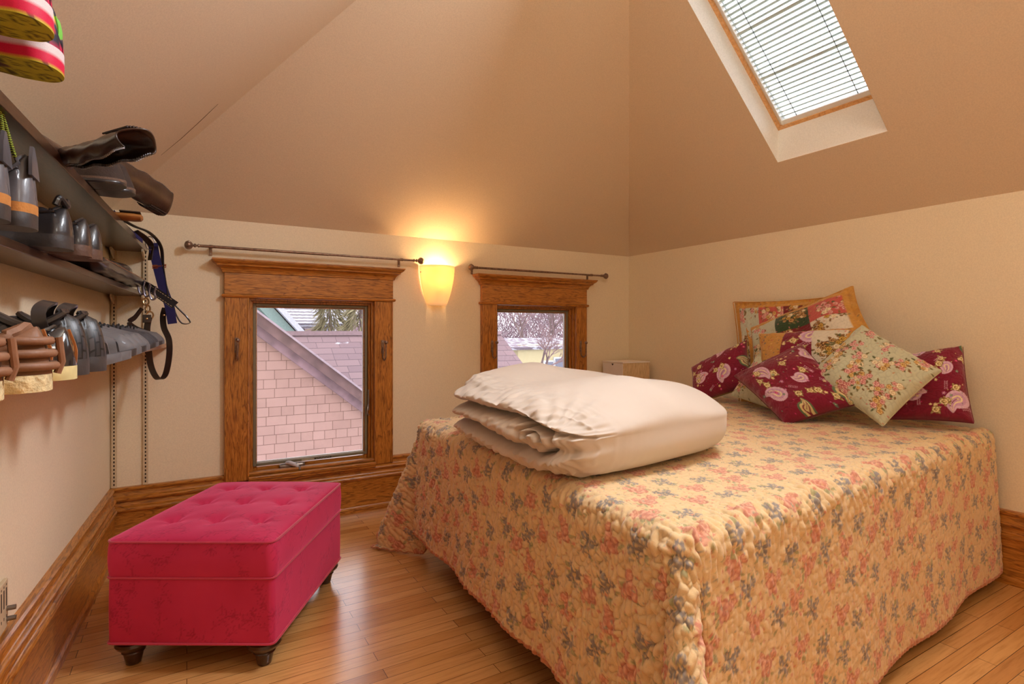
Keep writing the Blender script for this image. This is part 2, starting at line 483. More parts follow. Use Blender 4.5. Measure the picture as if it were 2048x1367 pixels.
def make_window(name, W, cas, crank_x, lock):
    x0, x1, z0, z1 = W
    root = bpy.data.objects.new(name, None); COL.objects.link(root); root.location = (0, 0, 0); struct(root)
    for a, b in ((x0 - cas[0], x0 - .004), (x1 + .004, x1 + cas[1])):
        m = MB(); m.box((a, D - .032, .30), (b, D + .001, 1.405)); m.build('casing', oak_z, root, bevel=.003)
        m = MB(); m.box((a + .001, D - .036, .30), (a + .010, D, 1.405)); m.box((b - .010, D - .036, .30), (b - .001, D, 1.405)); m.build('casing_bead', oak_z, root, bevel=.003)
    xa, xb = x0 - cas[0], x1 + cas[1]
    loft_rects([(0.0, 1.395), (.012, 1.400), (.016, 1.408), (.012, 1.416), (0, 1.420)], xa, xb, D).build('head_bead', oak_x, root, smooth=True, auto=30)
    m = MB(); m.box((xa, D - .034, 1.418), (xb, D, 1.545)); m.build('head_board', oak_x, root, bevel=.002)
    loft_rects([(0, 1.543), (.010, 1.546), (.012, 1.556)] + [(lerp(.014, .034, (i / 5) ** 1.8), lerp(1.558, 1.582, i / 5)) for i in range(6)] +
               [(.040, 1.584), (.042, 1.592)] + [(lerp(.044, .062, math.sin(i / 4 * math.pi / 2)), lerp(1.594, 1.612, i / 4)) for i in range(5)] + [(.066, 1.614), (.066, 1.622)],
               xa, xb, D).build('crown_moulding', oak_x, root, smooth=True, auto=30)
    m = MB(); ring_xz(m, x0 - .006, x1 + .006, z0, z1 + .006, .014, D - .006, D + .11); m.build('jamb', oak_z, root)
    m = MB(); ring_xz(m, x0 + .008, x1 - .008, z0 + .02, z1 - .008, .014, D + .022, D + .05); m.build('stop_moulding', oak_z, root, bevel=.003)
    m = MB(); ring_xz(m, x0 + .012, x1 - .012, z0 + .022, z1 - .012, .034, D + .05, D + .085); m.build('sash', oak_x, root, bevel=.003)
    m = MB(); ring_xz(m, x0 + .024, x1 - .024, z0 + .062, z1 - .024, .017, D + .040, D + .056); m.build('screen_frame', screen_m, root, bevel=.002)
    m = MB(); ring_xz(m, x0 + .040, x1 - .040, z0 + .078, z1 - .040, .009, D + .058, D + .075); m.build('glazing_bead', vinyl_m, root)
    m = MB(); m.box((x0 + .04, D + .066, z0 + .07), (x1 - .04, D + .070, z1 - .04)); m.build('pane', glass_m, root)
    m = MB(); m.box((x0 - .01, D - .060, .302), (x1 + .01, D + .05, .322)); m.box((x0 - .01, D - .052, .286), (x1 + .01, D, .303))
    m.build('window_sill', oak_x, root, bevel=.004)
    if crank_x:
        c = (crank_x, D + .03, .345); g = bpy.data.objects.new('crank_operator', None); COL.objects.link(g); g.parent = root; g.location = c
        m = MB(); m.rings([[(x, .018 * s * math.sin(a) - .006, .020 * s * math.cos(a)) for a in np.linspace(0, 2 * math.pi, 16, endpoint=False)] for x, s in ((-.075, .3), (-.072, .8), (-.06, 1), (.055, 1), (.068, .9), (.075, .5))])
        m.build('crank_cover', nickel, g, smooth=True)
        m = MB(); m.tube(spline([(-.035, -.02, .022), (-.02, -.035, .026), (.015, -.04, .008), (.036, -.042, -.010)], 5), [.012] * 5 + [.013] * 5 + [.010] * 6, 12); m.build('crank_arm', pmat('light_grey_crank', (196, 192, 200), .4), g, smooth=True)
        m = MB(); m.tube([(.036, -.042, -.004), (.038, -.060, -.020)], [.010, .007], 12); m.build('crank_knob', nickel, g, smooth=True)
        m = MB(); m.box((crank_x + .06, D + .0385, z0 + .064), (crank_x + .135, D + .0400, z0 + .076))
        m.cur = 1; m.box((crank_x + .140, D + .0383, z0 + .064), (crank_x + .245, D + .0400, z0 + .076)); m.cur = 0
        for k in range(9): m.box((crank_x + .15 + k * .010, D + .0375, z0 + .068 + (k % 2) * .002), (crank_x + .156 + k * .010, D + .0382, z0 + .0715 + (k % 2) * .002))
        m.build('maker_sticker', None, root, mats=[pmat('pale_sticker', (178, 164, 138), .6), pmat('dark_sticker', (70, 58, 48), .6)])
    for (lx, s) in lock:
        m = MB(); m.box((lx - .004, D + .018, .66), (lx + .004, D + .03, .80)); m.tube(spline([(lx, D + .015, .70), (lx - .012 * s, D - .002, .68), (lx - .016 * s, D - .006, .645), (lx - .006 * s, D - .004, .63)], 5), .005, 8)
        m.build('sash_lock', nickel, root, smooth=True)
    return root


make_window('window_1', W1, (.137, .133), .575, [(1.062, 1)])
make_window('window_2', W2, (.132, .118), None, [])

# ------------------------------------------------------------------ skylight
E1 = Vector((-1, 0, TR)).normalized()      # up the slope
E2 = Vector((0, 1, 0))
sky = bpy.data.objects.new('window_3', None); COL.objects.link(sky); struct(sky)
LIFT = .20
mb = MB()
def shaft_quad(p0, p1, q0, q1):
    mb.add([p0, p1, q1, q0], [(0, 1, 2, 3)])
SKY0 += SIN; SKY1 -= SIN; SKX1 -= SIN; SKX0 += SIN
bx = SKX1 + .006
shaft_quad((SKX1, SKY0, zr(SKX1)), (SKX1, SKY1, zr(SKX1)), (bx, SKY0, zr(bx) + LIFT), (bx, SKY1, zr(bx) + LIFT))
tx = SKX0 - .10
shaft_quad((SKX0, SKY0, zr(SKX0)), (SKX0, SKY1, zr(SKX0)), (tx, SKY0, zr(tx) + LIFT), (tx, SKY1, zr(tx) + LIFT))
for yy in (SKY0, SKY1):
    mb.add([(SKX1, yy, zr(SKX1)), (bx, yy, zr(bx) + LIFT), (tx, yy, zr(tx) + LIFT), (SKX0, yy, zr(SKX0))], [(0, 1, 2, 3)])
mb.build('light_shaft', shaft_m, sky)
# frame sits on top of the shaft; local axes: E1 up slope, E2 across, SKY_N outward
Bc = Vector((bx, SKY0, zr(bx) + LIFT)); LEN = (bx - tx) * math.sqrt(1 + TR * TR); WID = SKY1 - SKY0
def skb(mb, a0, a1, b0, b1, c0, c1):
    c = Bc + E1 * (a0 + a1) / 2 + E2 * (b0 + b1) / 2 + SKY_N * (c0 + c1) / 2
    mb.obox(c, E1, E2, SKY_N, ((a1 - a0) / 2, (b1 - b0) / 2, (c1 - c0) / 2))
def sk_ring(mb, off, wd, c0, c1):
    skb(mb, off, off + wd, off, WID - off, c0, c1); skb(mb, LEN - off - wd, LEN - off, off, WID - off, c0, c1)
    skb(mb, off + wd, LEN - off - wd, off, off + wd, c0, c1); skb(mb, off + wd, LEN - off - wd, WID - off - wd, WID - off, c0, c1)
pine_m = wood('pine_frame', (206, 150, 92), (226, 176, 118), (238, 196, 142), (3, 3, 3), figure=.3)
mb = MB(); sk_ring(mb, -.012, .030, -.004, .06); mb.build('wood_frame', pine_m, sky)
mb = MB(); sk_ring(mb, .014, .022, .012, .06); mb.build('inner_frame', white_pl, sky)
mb = MB(); skb(mb, 0, LEN, 0, WID, .062, .066); mb.build('pane', glass_m, sky)
bl = tag(bpy.data.objects.new('venetian_blind', None), 'white slatted blind covering the skylight in the right slope', 'blind'); COL.objects.link(bl)
bl.location = Bc
def blp(name, mb, mat):
    o = mb.build(name, mat, bl); o.location = -Bc; return o
mb = MB(); skb(mb, .016, .045, .030, WID - .030, .004, .026); blp('bottom_rail', mb, white_pl)
for b0 in (.016, WID - .042):
    mb = MB(); skb(mb, .016, LEN - .02, b0, b0 + .006, .002, .034); skb(mb, .016, LEN - .02, b0 + (.004 if b0 < .1 else 0), b0 + (.026 if b0 < .1 else .022), .030, .034)
    blp('side_channel', mb, white_pl)
mb = MB(); sw = Vector((.87, 0, .49)).normalized(); sn = E2.cross(sw).normalized()
k = 0; a = .062
slat_m = pmat('grey_green_blind_slat', (196, 212, 206), .4, nvar=.03, bump=0)
rnd = random.Random(4)
while a < LEN - .03:
    tilt = Matrix.Rotation(.48 + rnd.uniform(-.05, .05) + (.40 if k in (9, 19) else 0), 3, 'Y')
    w2 = tilt @ sw; n2 = E2.cross(w2).normalized()
    mb.obox(Bc + E1 * a + E2 * WID / 2 + SKY_N * .022, E2, w2, n2, (WID / 2 - .028, .0105, .0008)); a += .0285; k += 1
blp('slats', mb, slat_m)
for b in (.13, WID - .13):
    mb = MB(); mb.tube([Bc + E1 * .045 + E2 * b + SKY_N * .010, Bc + E1 * (LEN - .03) + E2 * b + SKY_N * .010], .0022, 6); blp('ladder_cord', mb, pmat('grey_blind_cord', (100, 116, 114), .7))

# ------------------------------------------------------------------ curtain rods and tieback hooks
def curtain_rod(label, x0, x1, z, br):
    y = D - .06
    r = thing('curtain_rod', label, 'curtain rod', ((x0 + x1) / 2, y, z), 0, 'bronze curtain rods above the windows')
    h = (x1 - x0) / 2
    m = MB(); m.tube([(-h + .055, 0, 0), (.1 * h, 0, 0)], .0085, 12); m.tube([(.1 * h, 0, 0), (h - .055, 0, 0)], .0070, 12); m.build('rod', bronze, r, smooth=True)
    for s in (-1, 1):
        m = MB(); pr = [(.003, 0), (.008, .001), (.009, .006), (.005, .010), (.005, .016), (.009, .020), (.009, .026), (.005, .030), (.006, .034), (.014, .042), (.018, .052), (.018, .058), (.014, .068), (.006, .073), (.001, .074)]
        pr = [(a * 1.25, b) for a, b in pr]; m.lathe([(a, s * b + s * (h - .060)) for a, b in pr], n=16, axis='x')
        f = m.build('finial', bronze, r, smooth=True)
        m = MB()
        for k in range(8):
            an = k * math.pi / 4
            m.tube([(s * (h - .060 + b), a * 1.08 * math.cos(an), a * 1.08 * math.sin(an)) for a, b in pr[8:]], .0016, 5)
        m.build('finial_rib', bronze, f, smooth=True)
    for bx_ in br:
        bx2 = bx_ - (x0 + x1) / 2
        m = MB(); m.box((bx2 - .008, .054, -.045), (bx2 + .008, .0605, .012)); m.tube([(bx2, .056, 0), (bx2, .004, -.004)], .0045, 8)
        m.rings([[(bx2 + dx, .010 * math.cos(a), .010 * math.sin(a)) for a in np.linspace(0, 2 * math.pi, 14, endpoint=False)] for dx in (-.009, .009)])
        b = m.build('bracket', bronze, r, smooth=True)
        m = MB(); m.lathe([(.001, .0530), (.004, .0525), (.004, .0545)], c=(bx2, 0, -.034), n=10, axis='y'); m.build('bracket_screw', nickel, b)
    return r


p = aty(383, 488, D - .06); q = aty(838, 523, D - .06)
curtain_rod('long bronze curtain rod above the larger window beside the sconce', p.x - .02, q.x + .02, (p.z + q.z) / 2, (aty(422, 490, D - .06).x, aty(803, 520, D - .06).x))
p = aty(946, 534, D - .06); q = aty(1209, 552, D - .06)
curtain_rod('shorter bronze curtain rod above the window nearest the corner', p.x - .02, q.x + .02, (p.z + q.z) / 2, (aty(948, 534, D - .06).x + .01, aty(1183, 549, D - .06).x))


def hook(label, x, z):
    r = thing('tieback_hook', label, 'hook', (x, D - .032, z), 0, 'curtain tieback hooks on the window casings')
    m = MB(); m.box((-.011, -.004, -.045), (.011, 0, .045)); m.build('back_plate', bronze, r, bevel=.002)
    for zz_ in (.033, -.005):
        m = MB(); m.lathe([(.001, -.0068), (.004, -.006), (.004, -.003)], c=(0, 0, zz_), n=10, axis='y'); m.build('screw', nickel, r)
    J = [(0, -.006, .0), (0, -.008, -.04)] + [(0, -.040 + .034 * math.cos(a), -.052 - .036 * math.sin(a)) for a in np.linspace(.25, math.pi - .1, 9)] + [(0, -.075, -.02), (0, -.076, .020)]
    m = MB(); m.tube(spline(J, 4), .0052, 10); m.build('curved_arm', bronze, r, smooth=True)
    m = MB(); m.lathe([(.001, -.013), (.009, -.010), (.013, 0), (.009, .010), (.001, .013)], c=(0, -.076, .030), n=16); m.build('ball_end', bronze, r, smooth=True)


for px, py, lb in ((473, 690, 'bronze tieback hook on left casing of the larger window'), (765, 693, 'bronze tieback hook on right casing of the larger window'),
                   (984, 692, 'bronze tieback hook on left casing of window nearest the corner'), (1161, 692, 'bronze tieback hook on right casing of window nearest the corner')):
    p = aty(px, py, D - .032); hook(lb, p.x, p.z)

# ------------------------------------------------------------------ sconce
def shade_mat():
    t = NT('amber_glass_shade')
    tl = t.n('ShaderNodeBsdfTranslucent'); df = t.n('ShaderNodeBsdfDiffuse'); em = t.n('ShaderNodeEmission')
    no = t.n('ShaderNodeTexNoise', i_Scale=6.0, i_Detail=2.0); t.l(t.coord(), no.inputs['Vector'])
    c = t.ramp(no.outputs[0], [(.3, (.78, .58, .30, 1)), (.7, (.82, .66, .40, 1))])
    t.l(c, tl.inputs[0]); t.l(c, df.inputs[0]); t.l(c, em.inputs[0]); em.inputs[1].default_value = .22
    m1 = t.n('ShaderNodeMixShader'); m1.inputs[0].default_value = .35; t.l(tl.outputs[0], m1.inputs[1]); t.l(df.outputs[0], m1.inputs[2])
    ad = t.n('ShaderNodeAddShader'); t.l(m1.outputs[0], ad.inputs[0]); t.l(em.outputs[0], ad.inputs[1])
    t.l(ad.outputs[0], t.t.nodes['Material Output'].inputs[0]); return t.m


SX = 1.548
sc = thing('wall_sconce', 'lit amber glass wall sconce between the two windows', 'wall lamp', (SX, D, 1.38))
R = []
for i in range(15):
    t = i / 14; z = .283 * t
    hw = lerp(.072, .132, math.sin(t * math.pi / 2) ** .85); dp = lerp(.050, .112, math.sin(t * math.pi / 2))
    R.append([(hw * math.cos(a), -.004 - dp * math.sin(a), z) for a in np.linspace(0, math.pi, 29)])
m = MB(); m.rings(R, cap=False, closed=False); o = m.build('shade', shade_mat(), sc, smooth=True)
md = o.modifiers.new('thick', 'SOLIDIFY'); md.thickness = .005
m = MB(); m.lathe([(.001, -.05), (.012, -.048), (.014, -.02), (.022, 0), (.026, .02), (.018, .042), (.001, .05)], c=(0, -.052, .17), n=16)
em = NT('glowing_bulb'); em.b.inputs['Emission Color'].default_value = (1, .62, .25, 1); em.b.inputs['Emission Strength'].default_value = 12
bn = em.n('ShaderNodeTexNoise', i_Scale=4.0); em.l(em.ramp(bn.outputs[0], [(0, (1, .8, .5, 1)), (1, (1, .9, .6, 1))]), em.b.inputs['Base Color'])
m.build('bulb', em.m, sc, smooth=True)
m = MB(); m.box((-.035, -.012, .03), (.035, 0, .2)); m.tube([(0, -.006, .08), (0, -.052, .09), (0, -.052, .125)], .009, 10); m.build('lamp_holder', white_pl, sc)
for s in (-1, 1):
    m = MB(); m.lathe([(.001, -.004), (.005, -.002), (.005, .002), (.001, .004)], c=(s * .128, -.022, .235), n=10, axis='x'); m.build('retaining_screw', bronze, sc)
ld = bpy.data.lights.new('sconce_bulb_light', 'POINT'); ld.energy = 11; ld.color = (1, .60, .27); ld.shadow_soft_size = .03
o = bpy.data.objects.new('sconce_bulb_light', ld); COL.objects.link(o); o.location = (SX, D - .058, 1.60)

# ------------------------------------------------------------------ slotted standards, heater bracket
for px, y0, y1, lb in ((228, 975, 440, 'cream slotted shelf standard in the corner of the back wall'), (291, 967, 470, 'cream slotted shelf standard nearer the larger window')):
    p = aty(px, y0, D - .01); zt = 1.70
    t = thing('shelf_standard', lb, 'shelf standard', (p.x, D, .344), 0, 'slotted shelf standards')
    m = MB(); m.box((-.012, -.010, 0), (-.009, 0, zt - .344)); m.box((.009, -.010, 0), (.012, 0, zt - .344)); m.box((-.012, -.012, 0), (.012, -.008, zt - .344)); m.build('channel', cream_metal, t)
    m = MB()
    for k in range(66): m.box((-.0032, -.0127, .012 + k * .0205), (.0032, -.0119, .023 + k * .0205))
    m.build('slots', slot_m, t)
p = atx(5, 1258, XL(2.27) + .012)
o = thing('wall_bracket', 'cream slotted metal bracket low on the left wall', 'bracket', (XL(2.10), 2.10, .425))
m = MB(); m.box((0, -.10, -.075), (.010, .012, .062)); m.build('bracket_plate', cream_metal, o, bevel=.002)
m = MB()
for yy in (-.005, -.03, -.055, -.08):
    m.box((.0095, yy - .004, -.012), (.0105, yy + .004, .040)); m.box((.0095, yy - .002, .046), (.0105, yy + .002, .052)); m.box((.0095, yy - .002, -.045), (.0105, yy + .002, -.037))
m.build('bracket_slots', slot_m, o)
for zz_ in (-.022, -.052):
    m = MB(); m.tube([(.010, .0, zz_), (.030, .0, zz_)], .007, 12); m.build('bracket_peg', nickel, o, smooth=True)

# ------------------------------------------------------------------ shelves
def shelf(label, z, th, xf0, slope, mat, y0=.1):
    """z = underside; front edge x = xf0 - slope*(D-y)"""
    y1 = D - .002
    f = lambda y: xf0 - slope * (D - y)
    b = lambda y: XL(y) + .004
    mb = MB()
    pts = [(b(y0), y0), (f(y0), y0), (f(y1), y1), (b(y1), y1)]
    mb.add([(x, y, z) for x, y in pts] + [(x, y, z + th) for x, y in pts], [(0, 3, 2, 1), (4, 5, 6, 7), (0, 1, 5, 4), (1, 2, 6, 5), (2, 3, 7, 6), (3, 0, 4, 7)])
    r = thing('wall_shelf', label, 'shelf', (0, 0, 0), 0, 'dark wall shelves along the left wall')
    mb.build('shelf_board', mat, r, bevel=.002)
    for xx in (-.342, -.205):
        m = MB()
        m.add([(xx - .004, D, z), (xx + .004, D, z), (xx + .004, D - .16, z), (xx - .004, D - .16, z), (xx - .004, D, z - .05), (xx + .004, D, z - .05), (xx + .004, D - .16, z - .015), (xx - .004, D - .16, z - .015)],
              [(0, 3, 2, 1), (4, 5, 6, 7), (0, 1, 5, 4), (1, 2, 6, 5), (2, 3, 7, 6), (3, 0, 4, 7)])
        m.build('shelf_bracket', cream_metal, r)
    return f


Z1, Z2, Z3 = 1.668, 1.415, 1.128      # top surfaces
f1 = shelf('highest dark brown wall shelf carrying boots and running shoes', Z1 - .03, .03, -.190, .0535, shelf_m)
f2 = shelf('middle dark brown wall shelf carrying black leather clogs', Z2 - .024, .024, -.205, .075, shelf_m)
f3 = shelf('lowest red brown wall shelf carrying moccasins and sandals', Z3 - .02, .02, -.088, .075, wood('red_brown_shelf', (110, 52, 30), (142, 72, 44), (160, 88, 58), (9, .9, 9), figure=.4))

# ================================================================== pattern painting (numpy)
class Canvas:
    def __init__(s, w, h, res, bg, seed=0, tile=False):
        s.w, s.h, s.res = w, h, res
        s.nx, s.ny = int(round(w / res)), int(round(h / res))
        s.a = np.empty((s.ny, s.nx, 3), dtype=np.float32); s.a[:] = lin(bg)
        s.r = random.Random(seed); s.tile = tile
    def mask(s, cx, cy, R, fn, col, alpha=1.0):
        """fn(dx, dy) -> bool/float mask in metres relative to centre"""
        shifts = [(0, 0)]
        if s.tile: shifts = [(i * s.w, j * s.h) for i in (-1, 0, 1) for j in (-1, 0, 1)]
        c = lin(col)
        for sx, sy in shifts:
            X, Y = cx + sx, cy + sy
            x0, x1 = int((X - R) / s.res), int((X + R) / s.res) + 2; y0, y1 = int((Y - R) / s.res), int((Y + R) / s.res) + 2
            x0, y0, x1, y1 = max(x0, 0), max(y0, 0), min(x1, s.nx), min(y1, s.ny)
            if x1 <= x0 or y1 <= y0: continue
            gx, gy = np.meshgrid((np.arange(x0, x1) + .5) * s.res - X, (np.arange(y0, y1) + .5) * s.res - Y)
            m = fn(gx, gy).astype(np.float32)[..., None] * alpha
            s.a[y0:y1, x0:x1] = s.a[y0:y1, x0:x1] * (1 - m) + c * m
    def blob(s, cx, cy, rx, ry, ang, col, alpha=1, wob=0, k=5):
        ca, sa = math.cos(ang), math.sin(ang); ph = s.r.uniform(0, 6.28)
        def fn(x, y):
            u = (x * ca + y * sa) / rx; v = (-x * sa + y * ca) / ry
            return np.hypot(u, v) < 1 + wob * np.sin(k * np.arctan2(v, u) + ph)
        s.mask(cx, cy, max(rx, ry) * (1 + wob) + s.res, fn, col, alpha)
    def leaf(s, cx, cy, L, W, ang, col, vein=None):
        ca, sa = math.cos(ang), math.sin(ang)
        def fn(x, y):
            u = (x * ca + y * sa) / L; v = (-x * sa + y * ca) / W
            return (np.abs(u) < 1) & (np.abs(v) < (1 - u * u) * (1 - .25 * u))
        s.mask(cx, cy, L, fn, col)
        if vein: s.mask(cx, cy, L, lambda x, y: (np.abs(-x * sa + y * ca) < W * .12) & (np.abs(x * ca + y * sa) < L * .8), vein)
    def rose(s, cx, cy, r, cols, n=3):
        """cols dark..light"""
        s.blob(cx, cy, r, r * s.r.uniform(.85, 1), s.r.uniform(0, 3), cols[0], wob=.13, k=5)
        for i in range(6):
            a = i * 1.047 + s.r.uniform(-.3, .3)
            s.blob(cx + .5 * r * math.cos(a), cy + .5 * r * math.sin(a), r * .42, r * .30, a + 1.57, cols[1], wob=.1)
            s.blob(cx + .62 * r * math.cos(a), cy + .62 * r * math.sin(a), r * .30, r * .16, a + 1.57, cols[2])
        s.blob(cx, cy, r * .42, r * .42, 0, cols[0], wob=.15, k=4)
        s.blob(cx + .1 * r, cy, r * .28, r * .26, 0, cols[1], wob=.2, k=3)
        s.blob(cx + .08 * r, cy + .06 * r, r * .14, r * .10, 0, cols[2])
        s.blob(cx, cy - .05 * r, r * .06, r * .06, 0, cols[0])
    def bloom(s, cx, cy, r, col, core, n=5):
        a0 = s.r.uniform(0, 6)
        for i in range(n):
            a = a0 + i * 2 * math.pi / n
            s.blob(cx + .55 * r * math.cos(a), cy + .55 * r * math.sin(a), r * .5, r * .34, a, col, wob=.08)
        s.blob(cx, cy, r * .25, r * .25, 0, core)
    def line(s, pts, wd, col):
        for (a, b) in zip(pts[:-1], pts[1:]):
            cx, cy = (a[0] + b[0]) / 2, (a[1] + b[1]) / 2; L = math.hypot(b[0] - a[0], b[1] - a[1]) or 1e-6
            ux, uy = (b[0] - a[0]) / L, (b[1] - a[1]) / L
            s.mask(cx, cy, L / 2 + wd, lambda x, y: (np.abs(x * uy - y * ux) < wd / 2) & (np.abs(x * ux + y * uy) < L / 2 + wd / 4), col)
    def paisley(s, cx, cy, size, ang, body, rim, dots, flip=1):
        def draw(k, col, sh=0):
            for i in range(22):
                t = i / 21; rr = size * .30 * (1 - t) ** .75 * k + (size * .02 if k > .9 else 0)
                a = t * 2.4
                x = size * (.55 * t) ; y = flip * size * .42 * (t ** 2.0)
                x = x - size * .1 * t * t * 2; X = x * math.cos(ang) - y * math.sin(ang); Y = x * math.sin(ang) + y * math.cos(ang)
                if rr > s.res * .6: s.blob(cx + X, cy + Y, rr, rr, 0, col)
        draw(1.15, rim); draw(.86, body); draw(.50, dots); draw(.30, body)
        for i in range(7):
            t = i / 9; x = size * .5 * t; y = flip * size * .40 * t * t
            s.blob(cx + x * math.cos(ang) - y * math.sin(ang), cy + x * math.sin(ang) + y * math.cos(ang), size * .022, size * .022, 0, (120, 60, 60))
    def sample(s, u, v):
        x = np.asarray(u) / s.res - .5; y = np.asarray(v) / s.res - .5
        if s.tile: x = np.mod(x, s.nx); y = np.mod(y, s.ny)
        else: x = np.clip(x, 0, s.nx - 1.001); y = np.clip(y, 0, s.ny - 1.001)
        x0 = np.floor(x).astype(int); y0 = np.floor(y).astype(int); fx = (x - x0)[..., None]; fy = (y - y0)[..., None]
        x1 = (x0 + 1) % s.nx; y1 = (y0 + 1) % s.ny; x0 %= s.nx; y0 %= s.ny
        a = s.a
        return (a[y0, x0] * (1 - fx) + a[y0, x1] * fx) * (1 - fy) + (a[y1, x0] * (1 - fx) + a[y1, x1] * fx) * fy


def wavenoise(x, y, scale, seed, n=22, z=None):
    """smooth band-limited noise, about -1..1"""
    r = np.random.RandomState(seed); out = np.zeros_like(x)
    for _ in range(n):
        a = r.uniform(0, 2 * math.pi); k = 2 * math.pi / scale * r.uniform(.6, 1.4); ph = r.uniform(0, 2 * math.pi)
        arg = k * (x * math.cos(a) + y * math.sin(a)) + ph
        out += np.cos(arg)
    return out / math.sqrt(n)


def stitch(x, y, scale, seed, w=.22):
    """quilting: puffs divided by wandering stitched grooves; 0 in a groove, 1 on a puff"""
    n = wavenoise(x, y, scale, seed, 18)
    return 1 - np.exp(-(n / w) ** 2)


def fabric(name, rough=.9, sheen=.3, bump=.25, bscale=900, wrinkle=0):
    t = NT(name); at = t.n('ShaderNodeAttribute', attribute_name='pattern')
    no = t.n('ShaderNodeTexNoise', i_Scale=bscale, i_Detail=2.0); co = t.coord(); t.l(co, no.inputs['Vector'])
    c = t.mix(at.outputs['Color'], t.ramp(no.outputs[0], [(.3, (.84, .84, .84, 1)), (.7, (1.1, 1.1, 1.1, 1))]), .8, 'MULTIPLY')
    t.l(c, t.b.inputs['Base Color']); t.b.inputs['Roughness'].default_value = rough
    t.b.inputs['Sheen Weight'].default_value = sheen; t.b.inputs['Specular IOR Level'].default_value = .2
    n2 = t.n('ShaderNodeTexNoise', i_Scale=90.0, i_Detail=4.0); t.l(co, n2.inputs['Vector'])
    t.bump(n2.outputs[0], bump, .004)
    return t.m


quilt_fabric = fabric('printed_cotton_quilting')
pillow_fabric = fabric('printed_pillow_cotton', bump=.15)

# ---- bedspread print
GOLD = (228, 200, 154)
bc = Canvas(.44, .44, .0010, GOLD, 5, True)
BS = .92      # print scale
r_ = bc.r
for i in range(160):
    bc.blob(r_.uniform(0, .44), r_.uniform(0, .44), r_.uniform(.003, .012), r_.uniform(.002, .006), r_.uniform(0, 3), (232, 196, 140), .7)
def bspread_cluster(cx, cy, kind):
    c = bc
    for i in range(6):
        a = r_.uniform(0, 6.28); d = r_.uniform(.028, .046)
        c.leaf(cx + d * math.cos(a), cy + d * math.sin(a), r_.uniform(.010, .016), r_.uniform(.004, .007), a + r_.uniform(-.6, .6), (138, 146, 104), (176, 172, 124))
    if kind == 'rose':
        c.rose(cx, cy, .030, [(186, 84, 84), (212, 122, 112), (234, 170, 148)])
        c.rose(cx + .036, cy + .018, .018, [(190, 92, 88), (216, 130, 118), (236, 176, 150)])
        c.rose(cx - .022, cy + .032, .015, [(196, 100, 92), (220, 138, 122), (238, 182, 156)])
        for i in range(5):
            a = r_.uniform(0, 6.28); c.blob(cx + .05 * math.cos(a), cy + .05 * math.sin(a), .006, .004, a, (204, 108, 100), wob=.2)
    else:
        for k, (dx, dy, rr) in enumerate(((0, 0, .021), (.024, .020, .015), (-.020, .024, .014), (.014, -.026, .013), (-.03, -.004, .011))):
            c.bloom(cx + dx, cy + dy, rr, (96, 110, 136) if k % 2 else (78, 92, 118), (206, 176, 128), 5)
            for i in range(3):
                a = r_.uniform(0, 6.28); c.line([(cx + dx, cy + dy), (cx + dx + rr * .8 * math.cos(a), cy + dy + rr * .8 * math.sin(a))], .0013, (196, 172, 130))
for cx, cy, k in ((.07, .07, 'rose'), (.20, .03, 'blue'), (.31, .10, 'rose'), (.39, .20, 'blue'), (.15, .17, 'blue'), (.05, .22, 'rose'), (.26, .22, 'rose'),
                  (.36, .31, 'rose'), (.12, .30, 'rose'), (.23, .33, 'blue'), (.03, .36, 'blue'), (.18, .40, 'rose'), (.32, .41, 'blue'), (.42, .05, 'blue')):
    bspread_cluster(cx + r_.uniform(-.008, .008), cy + r_.uniform(-.008, .008), k)
for i in range(70):
    a = r_.uniform(0, 6.28); x, y = r_.uniform(0, .44), r_.uniform(0, .44)
    bc.bloom(x, y, r_.uniform(.004, .008), r_.choice([(206, 112, 100), (120, 124, 118), (150, 152, 110), (214, 140, 116)]), (232, 196, 140), 4)
for i in range(330):
    a = r_.uniform(0, 6.28); x, y = r_.uniform(0, .44), r_.uniform(0, .44); L = r_.uniform(.003, .009)
    bc.line([(x, y), (x + L * math.cos(a), y + L * math.sin(a))], r_.uniform(.0012, .0026), r_.choice([(204, 122, 108), (206, 122, 112), (134, 140, 132), (120, 130, 140), (158, 156, 112), (216, 168, 120)]))

# ================================================================== bed
bed = thing('bed', 'low double bed hidden under the floral bedspread', 'bed', (2.2, 1.95, 0))
m = MB(); m.box((-.99, -.80, .44), (1.08, .78, .695)); m.build('mattress', pmat('white_mattress_ticking', (222, 214, 200), .9), bed, bevel=.04)
m = MB(); m.box((-.99, -.80, .20), (1.08, .78, .44)); m.build('box_spring', pmat('box_spring_cloth', (196, 186, 168), .9), bed, bevel=.02)
m = MB(); m.box((-.99, -.80, .15), (1.08, -.76, .20)); m.box((-.99, .74, .15), (1.08, .78, .20)); m.box((-.99, -.76, .15), (-.95, .74, .20)); m.box((1.04, -.76, .15), (1.08, .74, .20)); m.build('bed_frame', pmat('black_bed_steel', (34, 32, 32), .5, .6), bed)
for x in (-.85, .95):
    for y in (-.7, .68):
        m = MB(); m.lathe([(.016, 0), (.020, .01), (.018, .15)], c=(x, y, 0), n=12); m.build('leg', pmat('bed_leg_black', (30, 28, 28), .5), bed, smooth=True)

